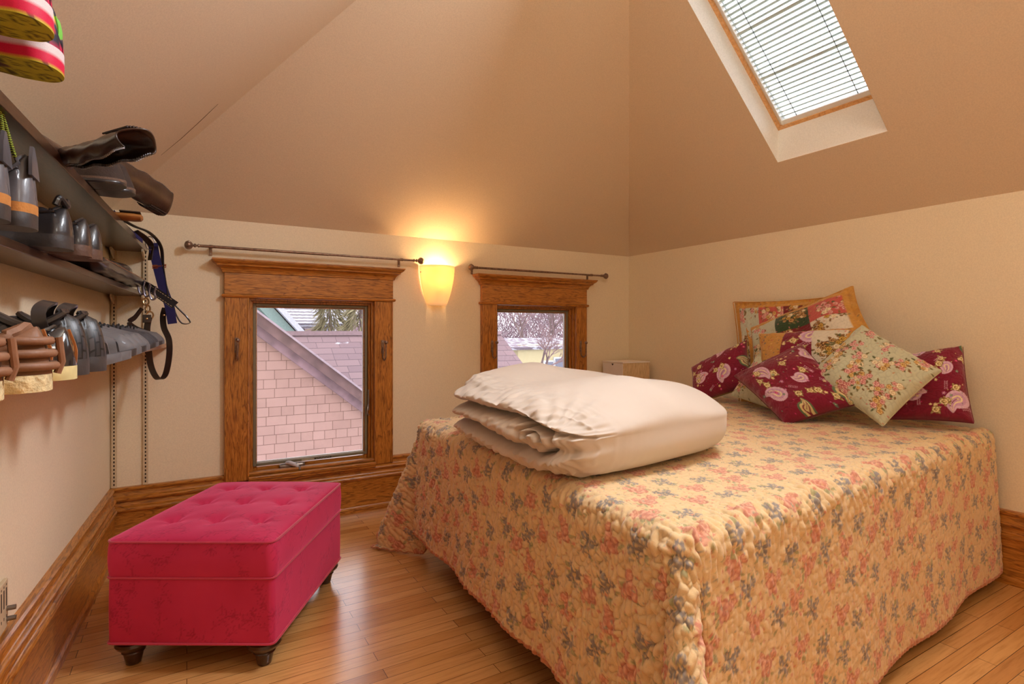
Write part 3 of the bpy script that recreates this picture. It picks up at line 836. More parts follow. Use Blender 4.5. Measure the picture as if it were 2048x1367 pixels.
# ---- bedspread: one cloth, top plane with rounded edges and three hanging sides
BT = .722
Q = [Vector((1.035, .935)), Vector((3.345, 1.155)), Vector((3.345, 2.745)), Vector((1.115, 2.745))]   # foot-near, head-near, head-far, foot-far
LT, WT = 2.25, 1.70
DROP = .625
step = .0036
ug = np.arange(-DROP, LT + 1e-6, step); DROPN = .702
vg = np.concatenate([np.arange(-DROPN, WT, step), np.arange(WT, WT + DROP + 1e-6, step)])
U, V_ = np.meshgrid(ug, vg, indexing='ij')
s_ex = np.maximum(0, -U)                                   # beyond the foot
t_near = np.maximum(0, -V_); t_far = np.maximum(0, V_ - WT)
t_ex = t_near + t_far
uc = np.clip(U, 0, LT) / LT; vc = np.clip(V_, 0, WT) / WT
bxp = (1 - uc) * (1 - vc) * Q[0].x + uc * (1 - vc) * Q[1].x + uc * vc * Q[2].x + (1 - uc) * vc * Q[3].x
byp = (1 - uc) * (1 - vc) * Q[0].y + uc * (1 - vc) * Q[1].y + uc * vc * Q[2].y + (1 - uc) * vc * Q[3].y
near = V_ < 0
# outward normals in plan
nf = Vector((-(Q[3] - Q[0]).y, (Q[3] - Q[0]).x)).normalized()
if nf.x > 0: nf = -nf
nn = Vector(((Q[1] - Q[0]).y, -(Q[1] - Q[0]).x)).normalized()
if nn.y > 0: nn = -nn
rr = np.hypot(s_ex, t_ex)
th = np.arctan2(t_ex, s_ex)                                 # 0 = foot direction, pi/2 = side
tgt = np.where(near[..., None], np.array([nn.x, nn.y]), np.array([0, 1.0]))
dirx = np.cos(th) * nf.x + np.sin(th) * tgt[..., 0]; diry = np.cos(th) * nf.y + np.sin(th) * tgt[..., 1]
nrm_ = np.hypot(dirx, diry) + 1e-9; dirx /= nrm_; diry /= nrm_
RAD = .055
arc = np.minimum(rr, RAD * math.pi / 2)
out_ = RAD * np.sin(arc / RAD); down = RAD * (1 - np.cos(arc / RAD))
rest = np.maximum(0, rr - RAD * math.pi / 2)
# corner pleats lean outwards; sides hang with shallow flutes
corner = np.sin(2 * th) ** 2 * (rr > 0)
foldn = np.where(near, .5 - .5 * np.cos(4 * th + .2), np.sin(th) ** 2 * (np.exp(-((th - .95) / .34) ** 2)) * 1.5)
lean = np.where(near, .56, .50) * corner ** .5 * foldn
flute = .018 * np.sin(U * 9 + 1.0) * (th > 1.5) + .016 * np.sin(V_ * 8.2 + .6) * (th < .07) + .012 * np.sin(V_ * 17 + 2) * (th < .07)
lean = lean + (.035 + flute) * (1 - corner ** .5)
lean = np.clip(lean, 0, .8)
out_ += rest * np.sin(np.arctan(lean)); down += rest * np.cos(np.arctan(lean))
# inward pinch between corner folds
out_ -= np.where(near, .13, .085) * corner * (1 - np.clip(foldn, 0, 1)) * np.clip(rest / .3, 0, 1)
sag = .008 * wavenoise(U, V_, .9, 3) * (rr <= 0)
X3 = bxp + dirx * out_; Y3 = byp + diry * out_; Z3_ = BT - down + sag
# hem corner touching the floor spreads outwards
low = np.maximum(0, .012 - Z3_); Z3_ = np.maximum(Z3_, .012); X3 += dirx * low * 1.0; Y3 += diry * low * 1.0
P3 = np.stack([X3, Y3, Z3_], -1)
# quilting relief along the surface normal
du = np.gradient(P3, axis=0); dv = np.gradient(P3, axis=1)
N3 = np.cross(du, dv); N3 /= (np.linalg.norm(N3, axis=-1, keepdims=True) + 1e-9)
N3 *= np.where(N3[..., 2:3] < -.2, -1, 1)
crk = wavenoise(U * .45, V_, .028, 11, 16)                 # crinkle elongated down the foot end
crk2 = wavenoise(U, V_ * .40, .022, 12, 16)
q_ = stitch(U, V_, .040, 21); qf_ = stitch(U * .45, V_, .024, 23, .3)
foot_w = np.clip(s_ex * 14, 0, 1) * (th < 1.2); near_edge = np.exp(-((t_ex - .03) / .10) ** 2) * (t_ex > 0) + np.clip(1 - np.abs(V_ - .0) / .09, 0, 1) * (t_ex == 0)
near_w = np.clip(near_edge, 0, 1)
side_w = np.clip(t_ex * 8, 0, 1) * (th > 1.2)
q_ = q_ * (1 - foot_w) + qf_ * foot_w
disp = q_ * (.0020 + .0040 * foot_w) * (1 - .4 * corner) + crk * (.0005 + .0034 * foot_w) + crk2 * (.0006 + .0042 * near_w + .0008 * side_w)
sgn = np.sign(np.sum(N3 * np.stack([dirx * (rr > 0), diry * (rr > 0), (rr <= .04) * 1.0 + .2], -1), -1)); sgn[sgn == 0] = 1
P3 = P3 + N3 * (disp * sgn)[..., None]
P3[..., 2] = np.maximum(P3[..., 2], .006)
nu, nv = P3.shape[:2]
idx = np.arange(nu * nv).reshape(nu, nv)
Fq = np.stack([idx[:-1, :-1], idx[1:, :-1], idx[1:, 1:], idx[:-1, 1:]], -1).reshape(-1, 4)
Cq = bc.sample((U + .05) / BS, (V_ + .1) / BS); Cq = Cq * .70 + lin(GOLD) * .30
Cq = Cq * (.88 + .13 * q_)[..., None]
hem = np.minimum.reduce([U + DROP, V_ + DROPN, WT + DROP - V_])
Cq[hem < .012] = lin((196, 128, 92))
bs_bump = obj('bedspread', P3.reshape(-1, 3), Fq, quilt_fabric, smooth=True, cols=Cq.reshape(-1, 3))
tag(bs_bump, 'floral quilted gold bedspread draped over the bed down to the floor', 'bedspread')
md = bs_bump.modifiers.new('thick', 'SOLIDIFY'); md.thickness = .007; md.offset = -1 if False else 0

# ---- folded duvet
def cube_sphere(n):
    V = []; F = []; key = {}
    def vid(p):
        k = tuple(round(c * 1e5) for c in p)
        if k not in key: key[k] = len(V); V.append(p)
        return key[k]
    g = np.linspace(-1, 1, n + 1)
    for ax in range(3):
        for s in (-1, 1):
            grid = [[None] * (n + 1) for _ in range(n + 1)]
            for i, a in enumerate(g):
                for j, b in enumerate(g):
                    p = [0, 0, 0]; p[ax] = s; p[(ax + 1) % 3] = a; p[(ax + 2) % 3] = b; grid[i][j] = vid(tuple(p))
            for i in range(n):
                for j in range(n):
                    q = (grid[i][j], grid[i + 1][j], grid[i + 1][j + 1], grid[i][j + 1])
                    F.append(q if s > 0 else q[::-1])
    return np.array(V), np.array(F)


Vd, Fd = cube_sphere(110)
a, b, c = Vd[:, 0], Vd[:, 1], Vd[:, 2]
nexp = 6.5
nr = (np.abs(a) ** nexp + np.abs(b) ** nexp + np.abs(c) ** 3.6) ** (1 / 5.0)
a, b, c = a / nr, b / nr, c / nr
a = np.sign(a) * np.minimum(np.abs(a), 1.02); b = np.sign(b) * np.minimum(np.abs(b), 1.02)
HX, HY, HZ = .435, .455, .145
left = np.clip(-a - .55, 0, .45) / .45                      # 1 on the open (left) face
left = left ** .8
nz = wavenoise(b, b * 0, .9, 41) * .05
g1 = .30 + .10 * np.cos((b + .2) * 2.2) + nz - .30 * np.clip(-b - .45, 0, 1)
g2 = -.30 + .10 * np.sin(b * 3) + nz * .6 + .15 * np.clip(-b - .3, 0, 1)
tail = np.clip((b + .80) / .18, 0, 1)
groove = np.exp(-((c - g1) / .085) ** 2) * tail + .8 * np.exp(-((c - g2) / .075) ** 2) * np.clip((b + .55) / .2, 0, 1)
# the inner roll seen near the front corner
rb, rc = (b + .60) / .17, (c + .08) / .34
rd = np.hypot(rb, rc)
groove += 1.2 * np.exp(-((rd - 1.0) / .13) ** 2) + .9 * np.exp(-((rd - .48) / .13) ** 2) * (c > -.1)
groove = np.clip(groove, 0, 1.4)
x = a * HX + left * groove * .055
# bulging layers
x -= left * .020 * np.cos(np.clip((c - g2) / (g1 - g2 + 1e-6), -1, 2) * math.pi * 2) * -1
y = b * HY; z = c * HZ
z += HZ * .20 * np.clip(c, 0, 1) * np.clip(b + .1, -1, 1) + .010 * wavenoise(a, b, 1.3, 7) * np.clip(c, 0, 1)
z -= .035 * np.clip(c, 0, 1) * np.clip((-b - .55) / .45, 0, 1) ** 1.5
z -= np.clip(c, 0, 1) * (.062 * np.clip((a - .10) / .9, 0, 1) + .050 * np.clip((.05 - a) / 1.05, 0, 1)) - .010 * np.clip(c, 0, 1)
# wrinkles: radiating from the pinched corner, and gathers on the open face
dx_, dy_ = a + 1.0, b + .85; ang_ = np.arctan2(dy_, dx_); dist_ = np.hypot(dx_, dy_)
wr = np.cos(ang_ * 19 + 2.2 * np.sin(dist_ * 3)) * np.exp(-(dist_ / .60) ** 2) * .0040
w2n = wavenoise(a * 1.0 + b * .5, b * .30 - a * .2, .16, 19, 14); wr2 = (1 - 2 * np.abs(np.tanh(w2n * 1.3))) * (.0030 * np.clip(left * 1.4 + .35 * np.exp(-((a + .7) / .35) ** 2), 0, 1)) + wavenoise(a * .4 + b * .3, c * .5 + b * .4, .5, 77, 12) * .0022
wr3 = wavenoise(b * 1.6 + c * .5, c * .5 - b * .3, .16, 29, 12) * .0060 * left
nrmv = np.stack([a, b, c * 1.5], -1); nrmv /= np.linalg.norm(nrmv, axis=1, keepdims=True)
PD = np.stack([x, y, z], -1) + nrmv * (wr + wr2 + wr3)[:, None]
PD[:, 2] = np.maximum(PD[:, 2], -HZ * .93)
PD[:, 2] += HZ * .93
# shear the plan into the photographed quadrilateral
qa = [Vector((.935, 1.275)), Vector((1.875, 1.375)), Vector((1.80, 2.40)), Vector((.955, 2.20))]
ta = (PD[:, 0] / HX + 1) / 2; tb_ = (PD[:, 1] / HY + 1) / 2
XX = (1 - ta) * (1 - tb_) * qa[0].x + ta * (1 - tb_) * qa[1].x + ta * tb_ * qa[2].x + (1 - ta) * tb_ * qa[3].x
YY = (1 - ta) * (1 - tb_) * qa[0].y + ta * (1 - tb_) * qa[1].y + ta * tb_ * qa[2].y + (1 - ta) * tb_ * qa[3].y
PD[:, 0] = XX; PD[:, 1] = YY; PD[:, 2] += BT + .014
duv_m = pmat('cream_cotton_duvet', (208, 197, 186), .85, nscale=4, nvar=.03, bump=.2, bdist=.002, sheen=.3, bscale=35)
o = obj('folded_duvet', PD, Fd, duv_m, smooth=True)
tag(o, 'thick cream duvet folded into layers on the foot of the bed', 'duvet')

# ================================================================== pillows
BURG = (128, 26, 52)
def cv_paisley(seed, n=.38):
    c = Canvas(n, n, .0011, BURG, seed); r = c.r
    for i in range(16):                                  # stitched wandering lines
        x, y, a = r.uniform(0, n), r.uniform(0, n), r.uniform(0, 6); pts = [(x, y)]
        for k in range(14):
            a += r.uniform(-.9, .9); x += .010 * math.cos(a); y += .010 * math.sin(a); pts.append((x, y))
        c.line(pts, .0013, (150, 60, 84))
    spots = [(.10, .36, .10, 2.6, 1), (.33, .36, .11, .4, -1), (.10, .12, .10, 1.0, -1), (.25, .10, .12, 3.5, 1), (.37, .16, .09, 1.9, 1), (.22, .26, .075, 5.1, -1)]
    for i, (x, y, s_, a, f) in enumerate(spots):
        x += r.uniform(-.015, .015); y += r.uniform(-.015, .015)
        if i % 3 == 1: c.paisley(x, y, s_, a, (222, 206, 150), (98, 120, 86), (128, 26, 52), f)
        else: c.paisley(x, y, s_, a, (206, 160, 196), (226, 190, 214), (240, 226, 178), f)
    for i in range(11):
        x, y = r.uniform(.03, n - .03), r.uniform(.03, n - .03)
        for k in range(4):
            a = k * 1.6 + r.uniform(0, .8); c.leaf(x + .016 * math.cos(a), y + .016 * math.sin(a), .009, .004, a, (200, 186, 124), (110, 130, 90))
        c.rose(x, y, r.uniform(.013, .019), [(140, 110, 60), (222, 196, 128), (244, 232, 190)])
    for i in range(70):
        x, y = r.uniform(0, n), r.uniform(0, n); col = r.choice([(220, 60, 130), (226, 206, 150), (226, 206, 150), (110, 140, 120), (200, 120, 170)])
        if r.random() < .4: c.bloom(x, y, r.uniform(.005, .009), col, (240, 230, 180), 5)
        else: c.blob(x, y, r.uniform(.0018, .0035), .002, r.uniform(0, 3), col)
    for i in range(8):
        x, y, a = r.uniform(.03, n - .03), r.uniform(.03, n - .03), r.uniform(0, 6)
        for k in range(6):
            for sd in (-1, 1): c.leaf(x + k * .007 * math.cos(a) + sd * .004 * math.sin(a), y + k * .007 * math.sin(a) - sd * .004 * math.cos(a), .0035, .0016, a + sd, (216, 170, 190))
    return c


def cv_floral(seed, bg=(200, 202, 174), n=.38, dens=20, warm=False):
    c = Canvas(n, n, .0011, bg, seed); r = c.r
    rose_c = [(176, 92, 96), (214, 142, 138), (240, 204, 190)]; gold_c = [(160, 116, 60), (206, 160, 90), (238, 212, 150)]; cream_c = [(196, 170, 130), (236, 218, 176), (248, 240, 214)]
    if warm: rose_c = [(96, 56, 28), (150, 100, 50), (214, 180, 120)]; gold_c = [(120, 84, 30), (196, 150, 60), (226, 190, 100)]
    for i in range(dens):
        x, y = r.uniform(.02, n - .02), r.uniform(.02, n - .02)
        for k in range(9):
            a = r.uniform(0, 6.28); d = r.uniform(.018, .042)
            c.leaf(x + d * math.cos(a), y + d * math.sin(a), r.uniform(.007, .012), r.uniform(.003, .006), a, r.choice([(92, 98, 62), (120, 112, 70), (132, 96, 56)]))
        for k in range(5):
            a = k * 1.26 + r.uniform(-.3, .3); d = .022 if k else 0
            c.rose(x + d * math.cos(a), y + d * math.sin(a), r.uniform(.009, .015), r.choice([rose_c, rose_c, gold_c, cream_c]))
    for i in range(60):
        x, y = r.uniform(0, n), r.uniform(0, n); c.leaf(x, y, r.uniform(.003, .007), .0025, r.uniform(0, 3), r.choice([(110, 112, 74), (196, 140, 96), (206, 128, 122)]))
    return c


def cv_patch(seed, nx_, ny_, w, h, border=.035, first=None):
    c = Canvas(w, h, .0012, (204, 150, 72), seed); r = c.r
    for i in range(220): c.blob(r.uniform(0, w), r.uniform(0, h), r.uniform(.003, .008), r.uniform(.002, .005), r.uniform(0, 3), r.choice([(122, 116, 92), (196, 112, 70), (170, 124, 60), (222, 176, 100), (110, 104, 92)]), wob=.2)
    srcs = first or ['floral', 'rosered', 'green', 'paisley', 'brown', 'pink', 'gold']
    for i in range(nx_):
        for j in range(ny_):
            k = srcs[(i + j * nx_) % len(srcs)]
            x0 = border + (w - 2 * border) * i / nx_; x1 = border + (w - 2 * border) * (i + 1) / nx_
            y0 = border + (h - 2 * border) * j / ny_; y1 = border + (h - 2 * border) * (j + 1) / ny_
            if k == 'gold': continue
            if k == 'paisley': s_ = cv_paisley(seed + i + j, .3)
            elif k == 'floral': s_ = cv_floral(seed + i * 3 + j, (198, 204, 184), .3, 15)
            elif k == 'brown': s_ = cv_floral(seed + i * 3 + j, (224, 216, 198), .3, 24, True)
            elif k == 'pink': s_ = cv_floral(seed + i * 3 + j, (196, 92, 84), .3, 12)
            elif k == 'green': s_ = cv_floral(seed + i * 3 + j, (54, 74, 48), .3, 9, True)
            else: s_ = cv_floral(seed + i * 3 + j, (120, 34, 44), .3, 12, True)
            ix0, ix1, iy0, iy1 = int(x0 / c.res), int(x1 / c.res), int(y0 / c.res), int(y1 / c.res)
            hh, ww = iy1 - iy0, ix1 - ix0
            reps = np.tile(s_.a, (1 + hh // s_.ny, 1 + ww // s_.nx, 1))
            c.a[iy0:iy1, ix0:ix1] = reps[:hh, :ww]
    return c


def pillow(label, corners, T, canvas, back_col, seed, N=150, quilt=.0016, flange=0, pinch=.05, puff=.42, group='cushions heaped against the wall', name='cushion', bend=0.0):
    """corners: TL TR BR BL in space, seen from the front"""
    TL, TRr, BR, BL = [np.array(p, dtype=float) for p in corners]
    g = np.linspace(-1, 1, N)
    u, v = np.meshgrid(g, g, indexing='ij')                # u left->right, v bottom->top
    pu = u * (1 - pinch * (1 - v * v) * np.abs(u) ** 2); pv = v * (1 - pinch * (1 - u * u) * np.abs(v) ** 2)
    a = (pu + 1) / 2; b = (pv + 1) / 2
    base = ((1 - a) * (1 - b))[..., None] * BL + (a * (1 - b))[..., None] * BR + (a * b)[..., None] * TRr + ((1 - a) * b)[..., None] * TL
    nrm = np.cross(((BR + TRr) - (BL + TL)) / 2, ((TL + TRr) - (BL + BR)) / 2); nrm /= np.linalg.norm(nrm)
    if np.dot(nrm, np.array(CAMP) - (TL + BR) / 2) < 0: nrm = -nrm
    f = 1 - flange
    ue = np.clip(np.abs(u) / f, 0, 1); ve = np.clip(np.abs(v) / f, 0, 1)
    prof = np.maximum((1 - ue ** 2.4) * (1 - ve ** 2.4), 0) ** puff
    w_, h_ = np.linalg.norm((BR + TRr - BL - TL) / 2), np.linalg.norm((TL + TRr - BL - BR) / 2)
    X_, Y_ = (u + 1) / 2 * w_, (v + 1) / 2 * h_
    lump = 1 + .12 * wavenoise(X_, Y_, .3, seed)
    q = stitch(X_, Y_, .030, seed + 5)
    edge = np.maximum(np.abs(u), np.abs(v))
    wr = wavenoise(X_, Y_ * .5, .05, seed + 9, 14) * .004 * np.clip((edge - .55) / .45, 0, 1) * (edge < .995)
    front = base + nrm * (1.2 * T * prof * lump * .5 + q * quilt * 1.6 + wr + bend * (u * u)).reshape(N, N, 1)
    back = base - nrm * (T * prof * .5 - bend * (u * u)).reshape(N, N, 1)
    Vv = np.concatenate([front.reshape(-1, 3), back.reshape(-1, 3)])
    idx = np.arange(N * N).reshape(N, N)
    F1 = np.stack([idx[:-1, :-1], idx[1:, :-1], idx[1:, 1:], idx[:-1, 1:]], -1).reshape(-1, 4)
    F2 = F1[:, ::-1] + N * N
    bi = np.concatenate([idx[:, 0], idx[-1, 1:], idx[-2::-1, -1], idx[0, -2:0:-1]]); bj = np.roll(bi, -1)
    F3 = np.stack([bj, bi, bi + N * N, bj + N * N], -1)
    Fc = np.concatenate([F1, F2, F3])
    cf = canvas.sample((u + 1) / 2 * min(w_, canvas.w) if canvas.w >= w_ * .8 else (u + 1) / 2 * canvas.w, (v + 1) / 2 * min(h_, canvas.h) if flange == 0 else (v + 1) / 2 * canvas.h) if flange == 0 else canvas.sample((u + 1) / 2 * canvas.w, (v + 1) / 2 * canvas.h)
    cf = cf * (.86 + .15 * q)[..., None]
    cb = np.empty((N * N, 3)); cb[:] = lin(back_col)
    o = obj(name, Vv, Fc, pillow_fabric, smooth=True, cols=np.concatenate([cf.reshape(-1, 3), cb]))
    # piping round the seam
    bm_ = MB(); rim = [tuple(base.reshape(-1, 3)[i]) for i in bi[::4]]
    bm_.tube(rim, .0030, 6, closed=True); pp = bm_.build('piping', pmat('cushion_piping_%d' % seed, back_col, .9), o, smooth=True)
    return tag(o, label, 'cushion', group)


def px4(pts):
    return [tuple(atx(px, py, x)) for px, py, x in pts]


# back sham, tilted patchwork sham, middle patchwork
pillow('large patchwork sham with gold border standing rearmost against the wall', px4([(1466, 603, 3.33), (1690, 590, 3.33), (1752, 812, 3.16), (1478, 806, 3.16)]), .07,
       cv_patch(31, 4, 3, .70, .52, .035, ['green', 'brown', 'floral', 'green', 'brown', 'paisley', 'gold', 'pink', 'floral', 'pink', 'rosered', 'brown']), (196, 140, 66), 61, flange=.07, bend=-.02, name='pillow_sham')
pillow('tilted patchwork sham with raised gold corner, in front of the rearmost sham', px4([(1492, 655, 3.27), (1706, 571, 3.30), (1748, 672, 3.14), (1500, 760, 3.10)]), .12,
       cv_patch(37, 3, 2, .62, .34, .05, ['floral', 'rosered', 'brown', 'floral', 'green', 'pink']), (196, 140, 66), 62, flange=.10, name='pillow_sham')
pillow('gold and burgundy patchwork cushion in the middle of the heap', px4([(1518, 668, 3.12), (1712, 655, 3.14), (1700, 800, 2.98), (1528, 790, 2.96)]), .15,
       cv_patch(41, 3, 2, .40, .36, .015, ['green', 'brown', 'brown', 'gold', 'paisley', 'brown']), (196, 140, 66), 63, name='cushion')
pillow('burgundy paisley cushion at the right end of the heap against the wall', px4([(1790, 712, 3.20), (1925, 692, 3.30), (1948, 846, 3.14), (1772, 838, 2.98)]), .13, cv_paisley(51), (110, 30, 44), 64)
pillow('pale green floral cushion peeking out left of the front burgundy cushion', px4([(1528, 698, 3.12), (1625, 745, 3.10), (1580, 832, 2.86), (1462, 790, 2.92)]), .13, cv_floral(53), (190, 186, 150), 65)
pillow('burgundy paisley cushion at the left end of the heap', px4([(1384, 735, 3.00), (1494, 680, 3.14), (1504, 772, 3.06), (1388, 808, 2.90)]), .15, cv_paisley(54), (150, 120, 66), 66)
pillow('pale green rose print cushion standing on its corner, right of centre', px4([(1724, 650, 3.04), (1884, 741, 3.00), (1766, 852, 2.78), (1616, 752, 2.86)]), .14, cv_floral(58, dens=24), (196, 190, 156), 67)
pillow('burgundy paisley cushion on its corner at the front of the heap', px4([(1604, 690, 2.98), (1722, 806, 2.82), (1572, 850, 2.68), (1468, 752, 2.84)]), .15, cv_paisley(59), (110, 30, 44), 68)

# ================================================================== nightstand and box
nx1 = 3.36; ny0 = 3.325; nz = .790
ns = thing('nightstand', 'oak nightstand in the corner between bed and window', 'nightstand', (3.16, 3.48, 0))
m = MB(); m.box((-.21, -.155, nz - .025), (.20, .15, nz)); m.build('top', oak_x, ns, bevel=.004)
m = MB(); m.box((-.19, -.135, .10), (.185, .13, nz - .025)); m.build('cabinet_body', oak_z, ns)
for dz in (.16, .46):
    m = MB(); m.box((-.198, -.11, dz), (-.186, .11, dz + .27)); dr = m.build('drawer', oak_y, ns, bevel=.003)
    m = MB(); m.lathe([(.004, 0), (.006, -.012), (.014, -.02), (.010, -.028), (.001, -.029)], c=(-.198, 0, dz + .14), n=14, axis='x'); m.build('knob', bronze, dr, smooth=True)
for x in (-.17, .165):
    for y in (-.115, .11):
        m = MB(); m.box((x - .018, y - .018, 0), (x + .018, y + .018, .10)); m.build('leg', oak_z, ns)
bc0 = aty(1246, 724, 3.374); bxx = bc0.x
bz1 = bc0.z
bxm = pmat('white_painted_box_wood', (250, 242, 234), .6, nscale=8, nvar=.05)
br = aty(1299, 720, 3.374)
byb = min(3.62, atx(1199, 718, bxx).y)
bo = thing('keepsake_box', 'white box with a heart cutout on the nightstand', 'box', ((bxx + br.x) / 2, (3.374 + byb) / 2, nz))
hx, hy, hz = (br.x - bxx) / 2, (byb - 3.374) / 2, bz1 - nz
m = MB(); m.box((-hx, -hy, 0), (hx, hy, hz - .010)); m.build('box_body', wood('pale_plywood', (196, 160, 112), (226, 196, 150), (236, 212, 172), (6, 6, 1), rough=.6, figure=.25), bo)
m = MB(); m.box((-hx - .003, -hy, 0), (-hx - .0005, hy, hz - .012)); m.build('box_front', bxm, bo)
m = MB(); m.box((-hx - .006, -hy - .004, hz - .009), (hx + .002, hy + .002, hz)); m.build('box_lid', bxm, bo)
m = MB(); m.add([(-hx - .0036, -.004 + .004, hz - .034), (-hx - .0036, .012, hz - .020), (-hx - .0036, .008, hz - .014), (-hx - .0036, 0, hz - .019), (-hx - .0036, -.008, hz - .014), (-hx - .0036, -.012, hz - .020)], [(0, 1, 2, 3, 4, 5)])
m.build('heart_cutout', slot_m, bo)

# ================================================================== ottoman
def emb_canvas(seed):
    c = Canvas(.5, .5, .0016, (0, 0, 0), seed, True); r = c.r; W_ = (255, 255, 255)
    for i in range(20):
        x, y, a = r.uniform(0, .5), r.uniform(0, .5), r.uniform(0, 6.28)
        pts = [(x, y)]
        for k in range(12):
            a += r.uniform(-.35, .35); x += .013 * math.cos(a); y += .013 * math.sin(a); pts.append((x, y))
            if k % 2 == 0:
                for sd in (-1, 1):
                    b_ = a + sd * r.uniform(.5, .9); L = r.uniform(.018, .034)
                    c.line([(x, y), (x + L * .5 * math.cos(b_), y + L * .5 * math.sin(b_)), (x + L * math.cos(b_ + .2 * sd), y + L * math.sin(b_ + .2 * sd))], .0018, W_)
        c.line(pts, .0020, W_)
        for k in range(5):
            b_ = a + (k - 2) * .5; c.line([(x, y), (x + .028 * math.cos(b_), y + .028 * math.sin(b_))], .0028, W_)
    return c


emb = emb_canvas(9)
def velvet():
    t = NT('crimson_embossed_velvet'); at = t.n('ShaderNodeAttribute', attribute_name='emboss')
    co = t.coord(); no = t.n('ShaderNodeTexNoise', i_Scale=5.0, i_Detail=3.0); t.l(co, no.inputs['Vector'])
    base = t.ramp(no.outputs[0], [(.3, L4((188, 42, 82))), (.7, L4((202, 52, 94)))])
    c = t.mix(base, L4((120, 10, 38)), at.outputs['Fac'])
    mm = t.n('ShaderNodeMath', operation='MULTIPLY'); mm.inputs[1].default_value = .40; t.l(at.outputs['Fac'], mm.inputs[0])
    c = t.mix(base, L4((110, 6, 32)), mm.outputs[0])
    t.l(c, t.b.inputs['Base Color']); t.b.inputs['Roughness'].default_value = .75
    t.b.inputs['Sheen Weight'].default_value = .95; t.b.inputs['Sheen Roughness'].default_value = .40; t.b.inputs['Sheen Tint'].default_value = L4((255, 120, 170))
    t.b.inputs['Specular IOR Level'].default_value = .2
    t.bump(at.outputs['Fac'], .35, .002)
    return t.m


velv = velvet(); pipe_m = pmat('crimson_piping', (186, 32, 70), .7, sheen=.4, nvar=.05)
OW, OL = .595, .755
OR = math.radians(-31.0)
ot = thing('ottoman', 'crimson velvet storage ottoman with tufted lid on turned legs', 'ottoman', (0, 0, 0), OR)
fr = Vector((.262, 2.085)); e_u = Vector((math.cos(OR), math.sin(OR))); e_v = Vector((-math.sin(OR), math.cos(OR)))
oc = fr - e_u * OW / 2 + e_v * OL / 2
ot.location = (oc.x, oc.y, 0)
def rrect(hw, hl, r, n=10, m_=60):
    """rounded rectangle outline, dense on the straights"""
    pts = []
    for cx, cy, a0 in ((hw - r, -hl + r, -90), (hw - r, hl - r, 0), (-hw + r, hl - r, 90), (-hw + r, -hl + r, 180)):
        for k in range(n + 1):
            a = math.radians(a0 + 90 * k / n); pts.append((cx + r * math.cos(a), cy + r * math.sin(a)))
    out = []
    for i in range(len(pts)):
        p, q = pts[i], pts[(i + 1) % len(pts)]; d = math.hypot(q[0] - p[0], q[1] - p[1]); k = max(1, int(d / .005))
        for j in range(k): out.append((p[0] + (q[0] - p[0]) * j / k, p[1] + (q[1] - p[1]) * j / k))
    return out


def wrap_panel(name, prof, hw, hl, r, parent):
    """vertical fabric band: prof list of (outset, z)"""
    base = np.array(rrect(hw, hl, r)); n = len(base)
    nx_ = np.roll(base, -1, 0) - np.roll(base, 1, 0); nrm = np.stack([nx_[:, 1], -nx_[:, 0]], -1); nrm /= np.linalg.norm(nrm, axis=1, keepdims=True)
    arcl = np.concatenate([[0], np.cumsum(np.linalg.norm(np.diff(base, axis=0), axis=1))])
    Vv = []; fc = []
    for o_, z in prof:
        pp = base + nrm * o_; Vv.append(np.column_stack([pp, np.full(n, z)])); fc.append(emb.sample(arcl, np.full(n, z + .1))[:, 0])
    m_ = len(prof); idx = np.arange(m_ * n).reshape(m_, n); nxt = np.roll(idx, -1, 1)
    Fc = np.stack([idx[:-1], nxt[:-1], nxt[1:], idx[1:]], -1).reshape(-1, 4)
    return obj(name, np.concatenate(Vv), Fc, velv, parent, True, fac=np.concatenate(fc))


hw, hl = OW / 2, OL / 2
def zprof(z0, z1, bulge, n=40): return [(bulge * math.sin(math.pi * i / n) ** .6, lerp(z0, z1, i / n)) for i in range(n + 1)]
bd = wrap_panel('storage_body', [(-.02, .098), (-.004, .098)] + zprof(.10, .327, .002, 46), hw - .004, hl - .004, .018, ot)
lid = wrap_panel('lid', [(-.02, .331), (-.003, .331)] + zprof(.333, .455, .006, 26), hw - .002, hl - .002, .026, ot)
for z, nm in ((.100, 'bottom_piping'), (.331, 'lid_seam_piping')):
    m = MB(); m.tube([(x, y, z) for x, y in rrect(hw - .001, hl - .001, .020)[::3]], .0042, 8, closed=True); m.build(nm, pipe_m, bd, smooth=True)
m = MB(); m.tube([(x, y, .457) for x, y in rrect(hw - .001, hl - .001, .026)[::3]], .0042, 8, closed=True); m.build('top_piping', pipe_m, lid, smooth=True)
m = MB(); m.box((-hw + .03, -hl + .03, .10), (hw - .03, hl - .03, .325)); m.build('inner_box', pmat('dark_lining', (60, 16, 24), .9), ot)
# tufted top
NU, NV = 130, 165
u, v = np.meshgrid(np.linspace(-1, 1, NU), np.linspace(-1, 1, NV), indexing='ij')
cr_ = .026
def rr_map(u, v):
    X_ = u * (hw - .003); Y_ = v * (hl - .003)
    ax = np.maximum(np.abs(X_) - (hw - .003 - cr_), 0); ay = np.maximum(np.abs(Y_) - (hl - .003 - cr_), 0)
    k = np.maximum(np.hypot(ax, ay) / cr_, 1); both = (ax > 0) & (ay > 0)
    X_ = np.where(both, np.sign(X_) * (hw - .003 - cr_ + ax / k), X_); Y_ = np.where(both, np.sign(Y_) * (hl - .003 - cr_ + ay / k), Y_)
    return X_, Y_
X_, Y_ = rr_map(u, v)
crown = .030 * np.clip((1 - np.abs(u) ** 3.2) * (1 - np.abs(v) ** 3.6), 0, 1) ** .45
btn = [(bx_, by_) for by_ in (-.20, .015, .22) for bx_ in (-.165, 0, .165)]
dim = np.zeros_like(X_)
